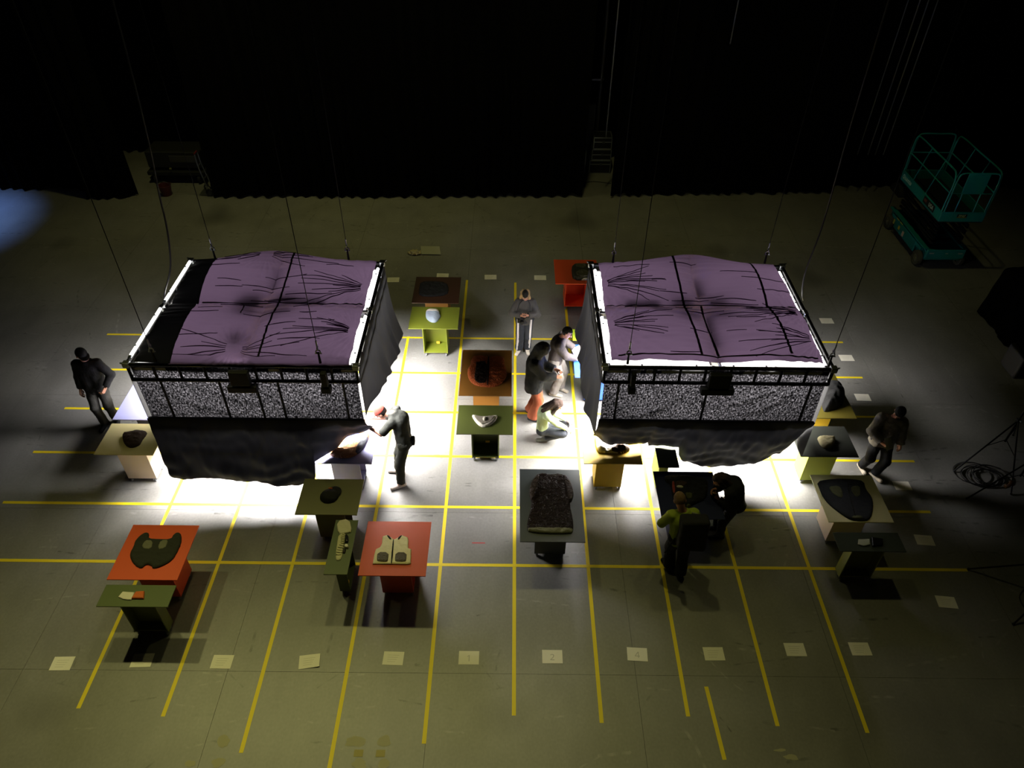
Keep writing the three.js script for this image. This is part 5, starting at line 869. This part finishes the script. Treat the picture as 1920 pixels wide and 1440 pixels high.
const P6 = person('woman in mint jumper kneeling on the bright floor', {
  h: 1.66, feet: [[0.6, 0.02, -2.97, 0, [-0.9, 0.05, -0.1]], [0.58, 0.02, -2.8, 0, [-0.9, 0.05, 0.1]]], pelvis: [0.53, 0.31, -2.88], neck: [0.63, 0.82, -2.86], head: [0.77, 0.92, -2.84], face: [0.75, -0.65, 0.1], headUp: [0.5, 0.85, 0], sf: [0.96, 0.25], pf: [0.96, 0.25],
  hands: [[0.98, 0.44, -2.95], [0.97, 0.43, -2.72]], elbow: [[0, -1, -0.3], [-0.1, -1, 0.5]], knee: [[1, 0.15, 0], [1, 0.1, 0.25]], curl: [0.5, 0.6], hunch: -0.07, hemDir: [0, 1, 0],
  top: { name: 'jumper', mat: C.mint, hem: 0.04, thick: 0.016, rib: 0.0016 }, legs: { mat: C.jeans, thick: 0.02 }, shoes: cloth(0x5a5a52), hair: [['long', C.hairBrown, { side: [0.09, -0.24, 0.04], back: [0.06, -0.26, -0.12] }]],
});
const P7 = person('man with fair cropped hair and black backpack leaning on the navy table', {
  h: 1.8, feet: [[2.5, 0, 0.06, -2.7], [2.65, 0, 0.22, -2.9]], pelvis: [2.56, 0.94, 0.12], neck: [2.5, 1.46, 0.06], head: [2.44, 1.62, -0.02], face: [0.2, -0.72, -0.65], headUp: [-0.1, 0.75, -0.6], sf: [-0.1, -1], pf: [-0.1, -1],
  hands: [[2.37, 1.0, -0.16], [2.66, 1.02, -0.2]], elbow: [[-0.8, -0.5, 0.4], [0.7, -0.6, 0.2]], knee: [[-0.2, 0, -1], [0.1, 0, -1]], curl: [0.9, 0.6], hunch: -0.03,
  top: { name: 'jumper', mat: C.lime, hem: 0.1, thick: 0.024, label: 'lime green jumper' }, legs: { mat: C.black, thick: 0.03, cuff: 0.062 }, shoes: M.rubber, hair: [['short', C.hairFair]],
});
P7.put('backpack', blob((x, y, z) => { const q = [Math.abs(x) - 0.16, Math.abs(y) - 0.25, Math.abs(z) - 0.07].map((v) => Math.max(v, 0)); return Math.hypot(...q) - 0.05 + 0.01 * N(x * 9, y * 9, z * 9); }, [-0.24, -0.33, -0.16], [0.24, 0.33, 0.16], 0.012).rotateX(-0.12).translate(2.64, 1.24, 0.28), C.black);
P7.put('backpack_strap', tube([[2.62, 1.48, 0.1], [2.72, 1.45, 0.12], [2.77, 1.3, 0.24], [2.76, 1.12, 0.3]], 0.014, 20), cloth(0x8a8a7a), undefined, 'pale shoulder strap');
P7.put('hanging_strap', tube([[2.42, 1.06, 0.24], [2.36, 0.92, 0.26], [2.3, 0.74, 0.28]], 0.016, 12), C.black);
const P8 = person('woman in dark jumper bending over the navy table with a cup', {
  h: 1.7, feet: [[3.44, 0, -0.56, -1.5], [3.43, 0, -0.74, -1.6]], pelvis: [3.57, 0.86, -0.68], neck: [3.36, 1.22, -0.7], head: [3.22, 1.32, -0.7], face: [-0.8, -0.6, 0.1], headUp: [-0.45, 0.88, 0], sf: [-1, 0.05], pf: [-1, 0.05],
  hands: [[3.25, 0.99, -0.6], [3.24, 0.97, -0.8]], elbow: [[0.3, -0.9, 0.4], [0.3, -0.9, -0.4]], knee: [[-0.6, 0, 0.4], [-0.6, 0, -0.1]], curl: [0.8, 0.6], palm: [[0, 0.2, -1], [0, 0.2, 1]], hunch: -0.1,
  top: { name: 'jumper', mat: C.charcoal, hem: 0.12, thick: 0.034 }, legs: { mat: C.jeans, thick: 0.018 }, shoes: M.rubber, hair: [['long', C.hairBrown, { side: [0.085, -0.12, -0.02], back: [0.05, -0.16, -0.1] }]],
});
const P9 = person('man in black beanie and grey brown jacket walking with folded paper', {
  h: 1.72, feet: [[6.57, 0, -2.0, 0.5], [6.4, 0, -2.2, 0.1]], pelvis: [6.5, 0.87, -2.12], neck: [6.52, 1.37, -2.12], head: [6.54, 1.53, -2.07], face: [-0.6, -0.55, 0.58], headUp: [0, 0.9, 0.3], sf: [-0.35, 1], pf: [-0.1, 1],
  hands: [[6.84, 0.68, -2.04], [6.36, 0.98, -1.9]], elbow: [[0.5, 0, -0.9], [-0.9, -0.3, 0]], knee: [[0.2, 0, 1], [-0.2, 0, 1]], curl: [0.4, 0.6], handDir: [null, [0.7, -0.3, 0.5]], palm: [[-1, 0, 0], [0, 0.5, -1]],
  top: { name: 'jacket', mat: C.jacket, hem: 0.1, thick: 0.045, flare: 0.12, wob: 0.011 }, legs: { mat: C.charcoal, thick: 0.03 }, shoes: cloth(0xd8cbb4), hair: [['beanie', C.black], ['short', C.hairDark]],
});

// things in hands
const sheetOf = (w, h, bend = 0.02) => sheet(8, 8, (u, v) => [(u - 0.5) * w, bend * Math.sin(u * 3.1) * (1 - v) + bend * 0.4 * v, (v - 0.5) * h]);
const paperWhite = std(0xe8e6e0, 0.9, { side: THREE.DoubleSide });
{ const o = one('paper_sheet', 'white sheet held by the man in the dark jacket', 'paper', sheetOf(0.24, 0.32, 0.04), paperWhite, undefined, [1.27, 1.03, -4.24]); o.rotation.set(0.1, 0.3, 0.35); }
{ const o = one('paper_sheet', 'folded white paper held by the walking man in the beanie', 'paper', sheetOf(0.15, 0.21, 0.02), paperWhite, undefined, [6.46, 1.0, -1.86]); o.rotation.set(0.9, 0.2, -0.35); }
{ const t = thing('phone', 'black phone in the hands of the blond woman', 'phone', [0.18, 1.155, -5.31]); t.rotation.set(-0.5, 0, 0); part('case', rbox(0.075, 0.012, 0.15, 0, 0, 0, 0.006), M.black, t); part('screen', box(0.066, 0.001, 0.138, 0, 0.0067, 0), std(0x15181c, 0.15), t); }
{
  const t = thing('camera', 'black camera hanging at the waist of the blond woman', 'camera', [0.12, 0.95, -5.42]);
  part('camera_body', [rbox(0.14, 0.095, 0.06, 0, 0, 0, 0.012), rbox(0.06, 0.035, 0.05, 0, 0.06, 0, 0.01), rbox(0.04, 0.095, 0.075, -0.065, 0, 0.008, 0.014)], M.black, t);
  part('lens', [new THREE.CylinderGeometry(0.036, 0.038, 0.08, 20).rotateX(Math.PI / 2).translate(0.012, -0.004, 0.06), new THREE.CylinderGeometry(0.03, 0.03, 0.004, 20).rotateX(Math.PI / 2).translate(0.012, -0.004, 0.101)], std(0x16161a, 0.25), t);
  part('strap', [tube([[-0.07, 0.04, 0], [-0.1, 0.2, 0.02], [-0.04, 0.38, -0.06], [0.04, 0.42, -0.14]], 0.007, 20), tube([[0.07, 0.04, 0], [0.16, 0.18, 0.02], [0.17, 0.36, -0.06], [0.12, 0.42, -0.14]], 0.007, 20)], M.black, t);
}
function cup(label, pos, mat) { const t = thing('paper_cup', label, 'cup', pos); part('cup_body', new THREE.LatheGeometry([[0, 0], [0.028, 0], [0.03, 0.003], [0.042, 0.098], [0.0445, 0.1], [0.041, 0.101], [0.029, 0.008], [0, 0.008]].map(([a, b]) => new THREE.Vector2(a, b)), 24), mat, t); part('drink', new THREE.CylinderGeometry(0.038, 0.038, 0.002, 24).translate(0, 0.075, 0), std(0xb8b4a8, 0.5), t); }
cup('white topped paper cup held by the woman bending over the navy table', [3.2, 0.965, -0.66], std(0x1a1a1a, 0.7));
cup('white paper cup held by the person in the black hood', [0.84, 1.09, -3.45], std(0xe8e4dc, 0.7));
one('pen', 'small pale pen held out by the kneeling woman', 'pen', bar([1.04, 0.44, -2.74], [1.17, 0.43, -2.72], 0.009), std(0xa8a070, 0.5));

renderer.render(scene, camera);
